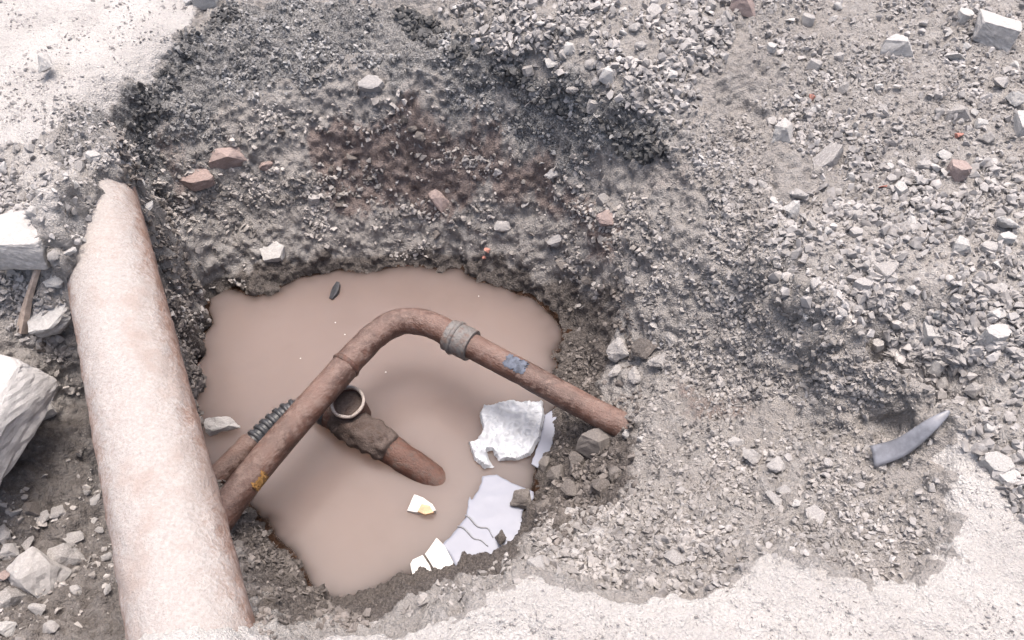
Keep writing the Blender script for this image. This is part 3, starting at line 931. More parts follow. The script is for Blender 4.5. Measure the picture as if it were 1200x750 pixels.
def bm_mesh(bm, name, mats):
    me = bpy.data.meshes.new(name); bm.to_mesh(me); bm.free()
    me.polygons.foreach_set('use_smooth', [False] * len(me.polygons))
    me.materials.append(mats)
    return me

protos = {}                                      # shared meshes: shape, material, variant
def proto(shape, matk, k, cuts=2):
    cuts += 2
    key = (shape, matk, k, cuts)
    if key not in protos:
        r = random.Random(k * 17 + len(shape) * 5)
        if shape == 'angular': pts, amp, soft = rand_hull_pts(r, 11), .085, .3
        elif shape == 'round': pts, amp, soft = rand_hull_pts(r, 20), .07, .5
        elif shape == 'block': pts, amp, soft = box_pts(r, .16, .3), .05, .25
        elif shape == 'chunk': pts, amp, soft = box_pts(r, .22, .5), .035, .4
        elif shape == 'slab': pts, amp, soft = slab_pts(r), .08, .3
        else: pts, amp, soft = wedge_pts(r), .08, .3
        protos[key] = bm_mesh(hull_bm(pts, cuts, amp, k, 1.6, soft), shape + '_stone', M[matk])
    return protos[key]

occupied = []
def stone(u, v, w, h, d, shape, matk, name, label, cat='stone', group=None, yaw=0., tilt=(0, 0), k=0, cuts=2, sink=.3, z=None):
    """a stone seen at (u, v): width and depth in photograph pixels (at its distance), height as a share of the width"""
    if z is None:
        i = pick(u, v); p = P1[i]
    else: p = at(u, v, z)
    dep = project(np.array([p]))[2][0]
    s = dep / F
    o = bpy.data.objects.new(name, proto(shape, matk, k, cuts)); C.objects.link(o)
    hw, hd, hh = w * s / 2, d * s / 2, w * s * h / 2
    o.scale = (hw, hd, hh)
    o.rotation_euler = (tilt[0], tilt[1], yaw)
    o.location = Vector(p) + Vector((0, 0, hh * (1 - 2 * sink)))
    occupied.append((u, v, max(w, d) * .5))
    tag(o, label, cat, group)
    return o

ST = stone
# concrete by the thick pipe
ST(-76, 480, 170, .42, 165, 'chunk', 'concrete', 'concrete_slab', 'large pale broken concrete slab overhanging the trench beside the thick pipe', 'concrete', yaw=R(-10), tilt=(R(-4), R(6)), k=1, cuts=9, sink=.5, z=-.10)
ST(26, 282, 54, .9, 66, 'chunk', 'concrete', 'concrete_block', 'squat dusty concrete block behind the wooden stick', 'concrete', yaw=R(8), tilt=(R(-6), R(3)), k=2, cuts=8, sink=.55)
ST(-10, 292, 34, 1.1, 90, 'chunk', 'concrete', 'concrete_post', 'narrow pale concrete post beside the squat dusty block', 'concrete', yaw=R(4), tilt=(R(-8), 0), k=3, cuts=7, sink=.4)
ST(62, 378, 46, .45, 64, 'slab', 'palestone', 'flat_stone', 'flat pointed pale stone wedged against the thick pipe', yaw=R(-75), tilt=(R(18), R(10)), k=4, cuts=3, sink=.2)
ST(47, 676, 66, .62, 58, 'wedge', 'stone', 'trench_rock', 'biggest angular grey rock lying in the muddy trench', yaw=R(-20), k=5, cuts=4, sink=.15)
ST(76, 652, 40, .55, 34, 'wedge', 'stone', 'trench_rock', 'flat topped grey rock leaning behind the biggest trench rock', yaw=R(40), k=6, cuts=3, sink=.2)
ST(88, 634, 27, .6, 22, 'angular', 'stone', 'trench_rock', 'small grey rock resting above the flat topped trench rock', yaw=R(10), k=7, sink=.2)
ST(34, 634, 16, .6, 36, 'angular', 'stone', 'trench_rock', 'long thin upright stone behind the biggest trench rock', yaw=R(15), k=8, sink=.2)
ST(10, 704, 40, .55, 34, 'wedge', 'stone', 'trench_rock', 'grey rock with a sloping face at the foot of the biggest trench rock', yaw=R(60), k=9, cuts=3, sink=.2)
ST(42, 716, 30, .5, 22, 'angular', 'stone', 'trench_rock', 'small pale rock under the biggest trench rock', k=10, sink=.25)
ST(36, 598, 20, .7, 22, 'wedge', 'darkstone', 'trench_rock', 'dark stone just below the large concrete slab', yaw=R(20), k=11, sink=.2)
ST(50, 609, 20, .7, 30, 'angular', 'stone', 'trench_rock', 'upright light stone beside two smaller ones in the trench', yaw=R(-25), k=12, sink=.2)
ST(68, 601, 19, .6, 22, 'angular', 'stone', 'trench_rock', 'pointed stone leaning on the upright light stone', yaw=R(-40), k=13, sink=.2)
ST(20, 604, 22, .6, 18, 'angular', 'stone', 'trench_rock', 'smooth stone under the concrete slab corner', k=14, sink=.25)
ST(8, 626, 22, .8, 30, 'round', 'stone', 'trench_rock', 'rounded stone at the outer side of the trench', k=15, sink=.25)
ST(12, 646, 20, .6, 22, 'wedge', 'stone', 'trench_rock', 'wedge stone under the rounded stone in the trench', yaw=R(30), k=16, sink=.2)
ST(6, 674, 22, .7, 26, 'angular', 'pinkbrick', 'brick_fragment', 'brownish brick fragment at the edge of the muddy trench', 'brick', k=17, sink=.25)
ST(90, 692, 18, .6, 14, 'wedge', 'stone', 'trench_rock', 'thin pale chip on mud beside the biggest trench rock', yaw=R(-35), k=18, sink=.2)
ST(60, 737, 24, .6, 20, 'angular', 'stone', 'trench_rock', 'pale lump where the trench meets the near ground', k=19, sink=.2)
ST(10, 738, 34, .5, 26, 'angular', 'palestone', 'trench_rock', 'whitish lump under the sloping faced rock', k=20, sink=.25)
for j, (u, v, w, d) in enumerate([(112, 588, 14, 26), (103, 577, 13, 11), (111, 610, 10, 12), (116, 622, 17, 12), (125, 654, 18, 11), (127, 692, 16, 12), (138, 681, 12, 12)]):
    ST(u, v, w, .6, d, 'angular', 'stone', 'mud_stone', 'small grey stone lodged in mud against the side of the thick pipe', group='stones in mud along the thick pipe', yaw=j * .9, k=21 + j % 6, sink=.2)
# dusty ground beyond the pit, on the side of the thick pipe
ST(58, 86, 30, 1.0, 34, 'angular', 'palestone', 'dusty_stone', 'lone pale pointed stone sitting on the flat dusty ground', yaw=R(70), k=28, cuts=3, sink=.1)
ST(243, 4, 30, .5, 20, 'block', 'palestone', 'dusty_stone', 'pale block on the dust where the asphalt edge starts', k=29, cuts=3, sink=.2)
ST(222, 5, 16, .6, 12, 'angular', 'palestone', 'dusty_stone', 'small pale stone next to the block on the dust', k=30, sink=.2)
# brick pieces and stones in the far wall
ST(272, 190, 56, .55, 26, 'wedge', 'pinkbrick', 'brick_fragment', 'largest pinkish brick fragment sticking out of the pit wall', 'brick', yaw=R(12), tilt=(R(25), R(-12)), k=31, cuts=3, sink=.3)
ST(311, 195, 25, .7, 18, 'angular', 'pinkbrick', 'brick_fragment', 'small rounded brick fragment next to the largest one', 'brick', tilt=(R(30), 0), k=32, sink=.3)
ST(232, 213, 48, .32, 26, 'slab', 'pinkbrick', 'brick_fragment', 'flat brick tile with a pale dusty top jutting from the pit wall', 'brick', yaw=R(4), tilt=(R(8), 0), k=33, cuts=3, sink=.2)
ST(322, 301, 36, .5, 32, 'slab', 'palestone', 'wall_stone', 'flat whitish stone resting on the mud above the water', yaw=R(20), tilt=(R(22), R(-8)), k=34, cuts=3, sink=.2)
ST(232, 345, 15, .8, 15, 'angular', 'palestone', 'wall_stone', 'small white pebble on mud near the water edge', k=35, sink=.15)
ST(244, 355, 9, .8, 10, 'angular', 'stone', 'wall_stone', 'tiny grey pebble beside the small white pebble', k=36, sink=.15)
ST(513, 237, 25, .75, 20, 'wedge', 'pinkbrick', 'brick_fragment', 'pinkish brick lump set in the middle of the far pit wall', 'brick', yaw=R(-50), tilt=(R(25), 0), k=37, cuts=3, sink=.25)
ST(588, 268, 26, .6, 18, 'round', 'stone', 'wall_stone', 'rounded grey stone low in the far wall above the orange crumb', tilt=(R(25), 0), k=38, sink=.3)
ST(650, 282, 30, .6, 20, 'angular', 'stone', 'wall_stone', 'bulky grey stone embedded where the far wall turns', tilt=(R(25), 0), k=39, sink=.35)
ST(660, 312, 26, .6, 22, 'round', 'darkstone', 'wall_stone', 'mud stained stone under the bulky one in the pit wall', tilt=(R(25), 0), k=40, sink=.35)
ST(712, 258, 34, .8, 30, 'angular', 'pinkbrick', 'brick_fragment', 'pinkish lump of brick rubble at the corner of the pit wall', 'brick', tilt=(R(20), R(15)), k=41, cuts=3, sink=.4)
ST(583, 202, 18, .8, 16, 'angular', 'stone', 'wall_stone', 'light stone under the asphalt layer of the far wall', tilt=(R(25), 0), k=42, sink=.3)
ST(547, 190, 14, .7, 10, 'angular', 'stone', 'wall_stone', 'small oval stone beside the light one in the far wall', tilt=(R(25), 0), k=43, sink=.3)
ST(652, 205, 30, .5, 20, 'angular', 'stone', 'wall_stone', 'broad grey stone high in the far wall', tilt=(R(25), 0), k=44, sink=.35)
ST(437, 100, 34, .35, 20, 'slab', 'stone', 'wall_stone', 'flat grey stone jutting below the asphalt layer', tilt=(R(25), R(-10)), k=45, sink=.3)
ST(738, 330, 26, .7, 16, 'angular', 'stone', 'wall_stone', 'long grey stone on the bend of the pit wall', yaw=R(-45), tilt=(R(20), 0), k=46, sink=.35)
ST(726, 413, 40, .8, 34, 'angular', 'stone', 'wall_clod', 'pale crumbling clod above the buried end of the rusty pipe', 'clod', k=47, cuts=3, sink=.3)
ST(755, 410, 40, .7, 34, 'angular', 'darkstone', 'wall_clod', 'grey earth clod beside the pale one over the rusty pipe', 'clod', k=48, cuts=3, sink=.35)
ST(690, 330, 22, .7, 18, 'round', 'darkstone', 'wall_stone', 'dark rounded stone just above the shore', k=49, sink=.35)
ST(571, 295, 10, .9, 9, 'angular', 'redbrick', 'brick_crumb', 'bright orange red crumb just above the far waterline', 'brick', k=50, sink=.2)
ST(567, 302, 6, .9, 6, 'angular', 'redbrick', 'brick_crumb', 'tiny orange red crumb under the bright one', 'brick', k=51, sink=.2)
# water and its near shore
ST(261, 503, 52, .62, 34, 'angular', 'stone', 'half_sunk_rock', 'grey rock standing half in the water beside the thick pipe', 'rock', yaw=R(-10), k=52, cuts=4, sink=.35, z=WZ)
ST(584, 632, 22, .9, 24, 'angular', 'darkstone', 'shore_stone', 'dark wet stone standing on the large blue painted reflection', yaw=R(10), k=53, cuts=3, sink=.15, z=WZ + .01)
ST(700, 520, 42, .7, 40, 'wedge', 'darkstone', 'shore_rock', 'brownish muddy rock under the buried end of the rusty pipe', yaw=R(-30), k=54, cuts=3, sink=.3)
ST(668, 600, 24, .7, 22, 'angular', 'stone', 'shore_stone', 'grey stone at the top of the muddy near shore', k=55, sink=.3)
ST(280, 644, 16, .6, 20, 'slab', 'darkstone', 'shore_stone', 'bluish grey flat chip in the mud beside the thick pipe', k=56, sink=.2)
ST(734, 511, 15, .8, 14, 'round', 'stone', 'shore_stone', 'grey pebble capping the end of the rusty pipe', k=57, sink=.2)
ST(751, 517, 13, .8, 12, 'round', 'palestone', 'shore_stone', 'white pebble next to the end of the rusty pipe', k=58, sink=.2)
ST(612, 588, 34, .7, 40, 'angular', 'darkstone', 'mud_clod', 'dark wet clod at the edge of the large blue painted reflection', 'clod', k=59, cuts=3, sink=.35, z=WZ + .02)
ST(640, 597, 30, .8, 34, 'round', 'darkstone', 'mud_clod', 'dark wet clod above the one touching the blue painted reflection', 'clod', k=60, cuts=3, sink=.3, z=-.66)
for j, (u, v, w, d) in enumerate([(614, 556, 26, 24), (655, 556, 34, 30), (676, 540, 26, 24), (704, 574, 34, 30), (668, 574, 28, 26), (722, 556, 26, 24), (640, 545, 22, 20), (655, 616, 30, 26)]):
    ST(u, v, w, .75, d, 'round', 'darkstone', 'mud_clod', 'dark lumpy mud clod on the slope above the blue painted reflection', 'clod', group='mud clods above the blue film', yaw=j * 1.3, k=120 + j % 4, cuts=2, sink=.4)
for j, (u, v, w, d) in enumerate([(772, 424, 34, 30), (745, 440, 28, 24), (790, 398, 30, 26), (768, 385, 24, 22), (720, 436, 24, 20)]):
    ST(u, v, w, .7, d, 'angular', 'stone', 'wall_clod', 'rough grey earth clod on the bank over the rusty pipe end', 'clod', group='earth clods over the rusty pipe end', yaw=j * 1.7, k=124 + j % 4, cuts=2, sink=.45)
for j, (u, v, w, d) in enumerate([(705, 628, 44, 34), (745, 620, 40, 34), (668, 652, 40, 30), (790, 655, 34, 28), (720, 665, 30, 26), (630, 660, 32, 26)]):
    ST(u, v, w, .55, d, 'angular', 'stone', 'edge_clod', 'rough grey clod on the crumbling near edge of the pit', 'clod', group='clods on the crumbling near edge', yaw=j * 1.1, k=128 + j % 4, cuts=2, sink=.5)
# shelf
ST(862, 522, 24, .8, 22, 'angular', 'stone', 'shelf_stone', 'grey rounded stone on the shelf toward the pit', k=61, cuts=3, sink=.2)
ST(880, 538, 27, .8, 26, 'angular', 'stone', 'shelf_stone', 'larger grey stone touching the rounded one on the shelf', k=62, cuts=3, sink=.2)
ST(909, 548, 26, .6, 24, 'round', 'stone', 'shelf_stone', 'smooth grey stone in the middle of the shelf', k=63, sink=.3)
ST(906, 587, 18, .6, 34, 'angular', 'stone', 'shelf_stone', 'long pale stone on the shelf', yaw=R(28), k=64, sink=.2)
ST(953, 608, 28, .6, 30, 'slab', 'stone', 'shelf_stone', 'flat pale slab set on the floor of the shelf', k=65, cuts=3, sink=.3)
ST(931, 592, 14, .8, 14, 'angular', 'palestone', 'shelf_stone', 'small white stone next to the flat pale slab', k=66, sink=.2)
ST(918, 577, 20, .7, 20, 'angular', 'stone', 'shelf_stone', 'lumpy grey stone behind the long pale stone', k=67, sink=.25)
ST(934, 527, 13, .9, 18, 'round', 'stone', 'shelf_stone', 'oval grey stone standing behind the smooth one', k=68, sink=.2)
ST(966, 560, 18, .7, 14, 'angular', 'stone', 'shelf_stone', 'angular stone at the foot of the curved strip', k=69, sink=.2)
ST(984, 556, 14, .8, 18, 'angular', 'stone', 'shelf_stone', 'narrow stone beside the angular one by the curved strip', k=70, sink=.2)
# open rubble ground behind the ledge
ST(1163, 46, 44, .62, 40, 'block', 'concrete', 'cut_stone_block', 'rectangular pale cut block lying on the rubble', 'block', yaw=R(-24), tilt=(R(-8), R(6)), k=71, cuts=4, sink=.1)
ST(1050, 60, 42, .6, 32, 'wedge', 'concrete', 'rubble_rock', 'broad pinkish grey rock in line with the cut block', 'rock', yaw=R(-6), k=72, cuts=4, sink=.2)
ST(917, 161, 27, .85, 30, 'wedge', 'palestone', 'rubble_rock', 'pale triangular rock on the small step of the rubble', 'rock', yaw=R(-15), k=73, cuts=4, sink=.1)
ST(967, 190, 26, .7, 52, 'slab', 'stone', 'rubble_rock', 'long ragged slab fragment set edgeways in rubble', 'rock', yaw=R(-60), tilt=(R(30), 0), k=74, cuts=3, sink=.3)
ST(872, 10, 34, .6, 20, 'wedge', 'pinkbrick', 'brick_fragment', 'pinkish brick piece on top of the gravel behind the pit', 'brick', yaw=R(-15), k=75, cuts=3, sink=.2)
ST(1115, 72, 28, .7, 20, 'angular', 'palestone', 'rubble_rock', 'white lumpy stone in front of the cut block', k=76, cuts=3, sink=.2)
ST(1170, 102, 24, .8, 24, 'angular', 'stone', 'rubble_rock', 'rounded grey stone behind the white one at the rubble edge', k=77, cuts=3, sink=.2)
ST(1187, 121, 26, .8, 22, 'angular', 'palestone', 'rubble_rock', 'whitest stone of the rubble near the rounded grey one', k=78, cuts=3, sink=.2)
ST(1123, 136, 30, .6, 20, 'wedge', 'stone', 'rubble_rock', 'low grey wedge rock beyond the red brick crumbs', k=79, cuts=3, sink=.2)
ST(1198, 152, 22, .9, 26, 'block', 'concrete', 'rubble_rock', 'pale squared chunk below the whitest stone', k=80, cuts=3, sink=.2)
ST(1155, 166, 22, .8, 22, 'round', 'stone', 'rubble_rock', 'rounded stone beside the red brick crumb', k=81, cuts=3, sink=.2)
ST(1121, 161, 14, .9, 13, 'angular', 'redbrick', 'brick_crumb', 'red brick crumb beside the rounded stone', 'brick', k=82, sink=.2)
ST(950, 117, 11, .9, 13, 'angular', 'redbrick', 'brick_crumb', 'reddish brick crumb on the fine rubble above the triangular rock', 'brick', k=83, sink=.2)
ST(1033, 220, 12, .7, 9, 'angular', 'redbrick', 'brick_crumb', 'red brick crumb lying near the long ragged slab', 'brick', k=84, sink=.2)
ST(1120, 203, 28, .7, 22, 'slab', 'pinkbrick', 'rubble_rock', 'pink spotted pale stone in the rubble', yaw=R(-30), k=85, cuts=3, sink=.2)
ST(1103, 186, 22, .7, 18, 'angular', 'palestone', 'rubble_rock', 'pale stone touching the pink spotted one', k=86, sink=.2)
ST(1083, 197, 26, .6, 20, 'angular', 'stone', 'rubble_rock', 'grey stone next to the pale and pink spotted stones', k=87, sink=.25)
ST(1030, 105, 18, .7, 14, 'angular', 'palestone', 'rubble_rock', 'white chip under the broad pinkish rock', k=88, sink=.2)
ST(927, 252, 30, .8, 26, 'angular', 'palestone', 'bank_rock', 'biggest pale rock at the top of the gravel bank', 'rock', k=89, cuts=4, sink=.15)
ST(937, 231, 24, .7, 20, 'angular', 'stone', 'bank_rock', 'rounded stone just behind the biggest bank rock', k=90, cuts=3, sink=.2)
ST(892, 218, 14, .8, 22, 'round', 'stone', 'bank_rock', 'oval stone in a pair on the slope', yaw=R(15), k=91, sink=.2)
ST(881, 216, 13, .8, 22, 'round', 'stone', 'bank_rock', 'thinner oval stone of the pair on the slope', yaw=R(-15), k=92, sink=.2)
ST(1126, 293, 27, .7, 24, 'wedge', 'palestone', 'bank_rock', 'pale stone with a flat lit top alone on dark rubble', k=93, cuts=3, sink=.15)
ST(1180, 264, 40, .7, 30, 'angular', 'palestone', 'bank_rock', 'large whitish rock at the outer side of the bank', 'rock', k=94, cuts=3, sink=.2)
ST(1176, 284, 26, .6, 16, 'slab', 'palestone', 'bank_rock', 'flat white stone under the large whitish rock', k=95, sink=.2)
ST(1032, 379, 25, .85, 24, 'angular', 'stone', 'bank_rock', 'angular cube like stone on the lip of the ledge', k=96, cuts=3, sink=.15)
ST(1042, 398, 24, .8, 20, 'angular', 'palestone', 'bank_rock', 'pale stone just below the cube like one on the ledge', k=97, cuts=3, sink=.2)
ST(1166, 372, 32, .7, 24, 'angular', 'palestone', 'bank_rock', 'large two lobed pale rock on the bank', 'rock', k=98, cuts=3, sink=.2)
ST(1163, 397, 34, .7, 26, 'slab', 'palestone', 'bank_rock', 'broad pale rock in front of the two lobed one', 'rock', k=99, cuts=3, sink=.2)
ST(1030, 312, 26, .5, 36, 'chunk', 'stone', 'bank_rock', 'elongated block set diagonally among the bank gravel', yaw=R(30), k=100, cuts=3, sink=.3)
ST(1090, 393, 18, .9, 22, 'block', 'palestone', 'bank_rock', 'upright white block among the bank gravel', k=101, sink=.2)
ST(985, 368, 14, .8, 22, 'round', 'stone', 'bank_rock', 'oval stone leaning on the ledge lip', yaw=R(20), k=102, sink=.2)
ST(1000, 368, 13, .8, 20, 'round', 'stone', 'bank_rock', 'second oval stone on the ledge lip', yaw=R(-10), k=103, sink=.2)
ST(973, 345, 15, .8, 14, 'round', 'palestone', 'bank_rock', 'round white pebble above the ledge lip', k=104, sink=.2)
ST(1010, 337, 24, .6, 16, 'slab', 'stone', 'bank_rock', 'flat grey stone above the oval pair on the ledge', k=105, sink=.2)
ST(1165, 545, 34, .5, 30, 'slab', 'palestone', 'edge_rock', 'pale slab where the gravel bank meets the pale ground', yaw=R(-30), k=108, cuts=3, sink=.3)
ST(1180, 562, 30, .5, 26, 'slab', 'palestone', 'edge_rock', 'second pale slab beside the ground edge slab', yaw=R(20), k=109, cuts=3, sink=.3)
ST(1195, 585, 18, .6, 18, 'round', 'palestone', 'edge_rock', 'rounded pale stone below the two edge slabs', k=110, sink=.3)
ST(1180, 594, 14, .6, 16, 'angular', 'palestone', 'edge_rock', 'small pale stone at the tip of the gravel bank', k=111, sink=.3)
# rubble over the far end of the thick pipe
ST(178, 242, 12, .9, 26, 'round', 'palestone', 'pipe_stone', 'pale upright stone hugging the far end of the thick pipe', k=112, sink=.2)
ST(168, 218, 10, .9, 22, 'round', 'palestone', 'pipe_stone', 'narrow pale stone above the one hugging the thick pipe', k=113, sink=.2)
ST(66, 336, 26, .7, 24, 'angular', 'palestone', 'pipe_stone', 'round topped pale stone above the flat pointed one', k=114, cuts=3, sink=.2)
ST(80, 296, 22, .7, 18, 'angular', 'palestone', 'pipe_stone', 'pale lump where the rubble laps over the thick pipe', k=115, sink=.3)
ST(93, 284, 18, .6, 14, 'angular', 'palestone', 'pipe_stone', 'smaller pale lump on the rubble lapping the thick pipe', k=116, sink=.3)
ST(48, 408, 26, .6, 18, 'angular', 'darkstone', 'trench_rock', 'dark stone below the flat pointed stone', k=117, sink=.3)
ST(52, 480, 18, .6, 24, 'block', 'stone', 'trench_rock', 'narrow stone between the concrete slab and the thick pipe', yaw=R(40), k=118, sink=.2)
N_NAMED = len([o for o in C.objects if 'stone' in o.data.name]) if False else len(occupied)

# ------------------------------------------------------------------ gravel: the larger ones singly, the rest as loose gravel
poly_heap = [(500, -40), (880, -40), (850, 60), (830, 110), (800, 150), (740, 128), (660, 98), (580, 66), (520, 22)]
poly_bank = [(905, 240), (990, 215), (1060, 205), (1240, 190), (1240, 640), (1190, 600), (1140, 520), (1120, 480), (1060, 430), (1000, 390), (930, 345), (890, 300)]
poly_back = [(880, -40), (1240, -40), (1240, 190), (1060, 205), (960, 215), (900, 150), (880, 60)]
poly_slope = [(800, 150), (880, 120), (900, 200), (900, 300), (990, 390), (1090, 470), (1000, 480), (860, 470), (780, 440), (740, 330), (770, 240)]
poly_shelf = [(830, 500), (1000, 490), (1100, 500), (1105, 650), (1040, 680), (900, 650), (700, 670), (690, 610), (780, 560)]
poly_left = [(-40, 170), (60, 165), (130, 180), (110, 240), (95, 280), (80, 320), (60, 420), (30, 400), (-40, 320)]
poly_trench = [(-40, 560), (50, 590), (60, 440), (110, 420), (150, 560), (155, 745), (-40, 780)]
poly_wall = [(150, 160), (300, 130), (420, 90), (560, 140), (700, 180), (770, 250), (740, 330), (640, 325), (560, 290), (400, 285), (300, 315), (200, 370)]
poly_asph = [(112, 128), (205, 49), (262, 8), (400, -10), (480, 15), (560, 60), (700, 115), (790, 158), (700, 180), (560, 130), (430, 80), (300, 130), (160, 165), (80, 170)]
poly_mudr = [(660, 335), (730, 330), (750, 400), (745, 500), (760, 570), (700, 610), (640, 640), (640, 570), (660, 470)]
poly_mudl = [(180, 240), (230, 330), (250, 400), (240, 560), (290, 580), (340, 650), (410, 715), (440, 735), (300, 745), (240, 600), (190, 400)]
poly_near = [(640, 600), (760, 590), (870, 620), (860, 690), (740, 690), (600, 690), (470, 725), (420, 740), (520, 690), (600, 650)]

def zmask(px):
    s = poly_sdf(xy_poly(px, pick, P1)[:, :2], P1[act, 0], P1[act, 1])
    return sstep(.02, -.02, s)
# area per vertex and whether it is above water and outside the thick pipe
facing = (N1[act] * (np.array([0, 0, CAM_H]) - P1[act])).sum(1) / D1[act]
area = 1.0 / np.maximum(N1[act, 2], .25)
a_, b_ = np.array(mp[0]), np.array(mp[-1])
tt = np.clip(((P1[act] - a_) @ (b_ - a_)) / ((b_ - a_) @ (b_ - a_)), -.2, 1.2)
pipe_d = np.linalg.norm(P1[act] - a_ - tt[:, None] * (b_ - a_), axis=1)
ok = (P1[act, 2] > WZ + .012) & (pipe_d > .130)
Ua, Va = U1[act], V1[act]

gravel_protos = []
for k in range(14):
    r = random.Random(500 + k)
    bm = hull_bm(rand_hull_pts(r, 11 if k < 7 else 8, .25 if k % 3 == 0 else 0), 0, .0, k)
    bm.verts.ensure_lookup_table()
    vv = np.array([v.co[:] for v in bm.verts]); bm.verts.index_update()
    ff = np.array([[v.index for v in f.verts] for f in bm.faces])
    gravel_protos.append((vv, ff)); bm.free()

def rot_mats(n, flat=.5):
    ax = rng.normal(size=(n, 3)); ax /= np.linalg.norm(ax, axis=1, keepdims=True)
    an = rng.uniform(0, 2 * np.pi, n)
    K = np.zeros((n, 3, 3))
    K[:, 0, 1], K[:, 0, 2], K[:, 1, 0], K[:, 1, 2], K[:, 2, 0], K[:, 2, 1] = -ax[:, 2], ax[:, 1], ax[:, 2], -ax[:, 0], -ax[:, 1], ax[:, 0]
    return np.eye(3) + np.sin(an)[:, None, None] * K + (1 - np.cos(an))[:, None, None] * (K @ K)

def gravel(name, label, px, n, smin, smax, matk, lift=.1, power=2.2, dark=0.0):
    w = zmask(px) * area * ok * (facing > -.2)
    if w.sum() <= 0: return
    cl = np.clip(.25 + 1.1 * vnoise(P1[act], 9, 300 + n % 97), .06, 1.2)
    p = w * cl; p /= p.sum()
    idx = rng.choice(len(act), n, p=p)
    pos, nor = P1[act][idx], N1[act][idx]
    s = smin + (smax - smin) * rng.random(n) ** power
    sc = s[:, None] * rng.uniform(.42, 1.2, (n, 3)) * .55
    pos = pos + nor * (s * rng.uniform(-.25, .35 + lift, n))[:, None] * .5 + rng.normal(size=(n, 3)) * STEP * .4
    Rm = rot_mats(n)
    Vs, Ls, Sh, base_i = [], [], [], 0
    which = rng.integers(0, len(gravel_protos), n)
    for k, (vv, ff) in enumerate(gravel_protos):
        j = np.nonzero(which == k)[0]
        if len(j) == 0: continue
        q = np.einsum('nij,nvj->nvi', Rm[j], vv[None] * sc[j][:, None, :]) + pos[j][:, None, :]
        Vs.append(q.reshape(-1, 3))
        Ls.append((ff[None] + (np.arange(len(j)) * len(vv))[:, None, None] + base_i).reshape(-1))
        Sh.append(np.repeat(np.clip(rng.beta(2, 2, len(j)) - dark, 0, 1), len(vv)))
        base_i += len(j) * len(vv)
    o = big_mesh(name, np.concatenate(Vs), np.concatenate(Ls), 3, M[matk], {'shade': np.concatenate(Sh)})
    tag(o, label, 'gravel', kind='stuff')
    return o

gravel('heap_gravel', 'loose pale gravel heaped behind the asphalt edge', poly_heap, 5200, .007, .044, 'gravel', .7, 1.5)
gravel('bank_gravel', 'loose grey gravel covering the bank above the ledge', poly_bank, 7600, .007, .042, 'gravel', .5, 1.7)
gravel('rubble_gravel', 'fine grey rubble spread over the open ground', poly_back, 6500, .006, .034, 'gravel', .3, 2.4)
gravel('slope_gravel', 'grey grit and stones on the slope', poly_slope, 3000, .005, .028, 'gravel', .1, 2.6, .1)
gravel('slope_clods', 'crumbled grey earth on the slope', poly_slope, 9000, .004, .026, 'clods', .1, 2.6)
gravel('bank_clods', 'crumbled grey earth among the bank gravel', poly_bank, 3500, .004, .02, 'clods', .0, 2.6)
gravel('rubble_clods', 'crumbled grey earth on the open ground', poly_back, 4500, .005, .024, 'clods', .0, 2.6)
gravel('shelf_gravel', 'grey grit and small stones on the earth shelf', poly_shelf, 2200, .003, .026, 'gravel', .1, 3.0, .1)
gravel('shelf_clods', 'crumbled grey earth on the shelf', poly_shelf, 7000, .003, .022, 'clods', .1, 2.6)
gravel('pipe_rubble', 'pale rubble lapping over the far end of the thick pipe', poly_left, 2600, .005, .032, 'gravel', .4, 2.0)
gravel('trench_gravel', 'broken grey stones scattered in the trench mud', poly_trench, 700, .004, .03, 'pitgravel', .1, 2.6)
gravel('wall_gravel', 'stones and grit embedded in the far pit wall', poly_wall, 6500, .004, .034, 'pitgravel', .1, 2.6)
gravel('asphalt_crumbs', 'dark broken asphalt crumbs along the pit rim', poly_asph, 5600, .005, .026, 'asphaltbits', .2, 2.2)
gravel('mud_clods', 'wet mud clods and grit beside the water', poly_mudr, 2600, .004, .030, 'mudgravel', .2, 2.2)
gravel('mud_clods', 'wet mud clods under the thick pipe', poly_mudl, 3200, .004, .028, 'mudgravel', .2, 2.4)
poly_under = [(150, 205), (178, 195), (200, 260), (225, 330), (245, 420), (245, 520), (215, 500), (165, 300)]
gravel('mud_clods', 'dark earth clods in the gap beside the thick pipe', poly_under, 2600, .006, .032, 'mudgravel', .3, 2.0)
gravel('asphalt_lumps', 'dark ragged asphalt lumps under the gravel heap', [(470, 10), (520, 28), (600, 70), (690, 110), (790, 156), (786, 174), (690, 134), (600, 98), (520, 58), (470, 38)], 1300, .008, .042, 'asphaltdark', .4, 1.8)
gravel('asphalt_lumps', 'dark ragged asphalt lumps beside the dusty ground', [(106, 132), (205, 50), (262, 10), (280, 22), (222, 66), (130, 142)], 800, .007, .036, 'asphaltdark', .3, 1.9)
gravel('pipe_rubble', 'pale grit between the dusty ground and the thick pipe', [(40, 130), (100, 116), (140, 145), (150, 192), (128, 188), (60, 168)], 1000, .004, .026, 'gravel', .2, 2.4)
gravel('shelf_clods', 'reddish grey clods above the end of the rusty pipe', [(742, 436), (860, 464), (905, 490), (830, 505), (790, 560), (755, 560), (748, 500)], 1700, .003, .022, 'clods', .1, 2.8)
gravel('near_crumbs', 'grey crumbled earth along the near edge of the pit', poly_near, 1500, .004, .026, 'gravel', .2, 2.6, .1)
gravel('near_clods', 'loose grey clods along the near edge of the pit', poly_near, 4500, .004, .030, 'clods', .2, 2.4)
gravel('dust_grit', 'scattered grit on the pale packed ground', near_dust[7:], 1500, .0025, .012, 'gravel', .0, 3.0)
gravel('dust_grit', 'scattered pale grit on the dusty ground beyond the pit', far_dust, 2200, .003, .020, 'gravel', .0, 3.0)

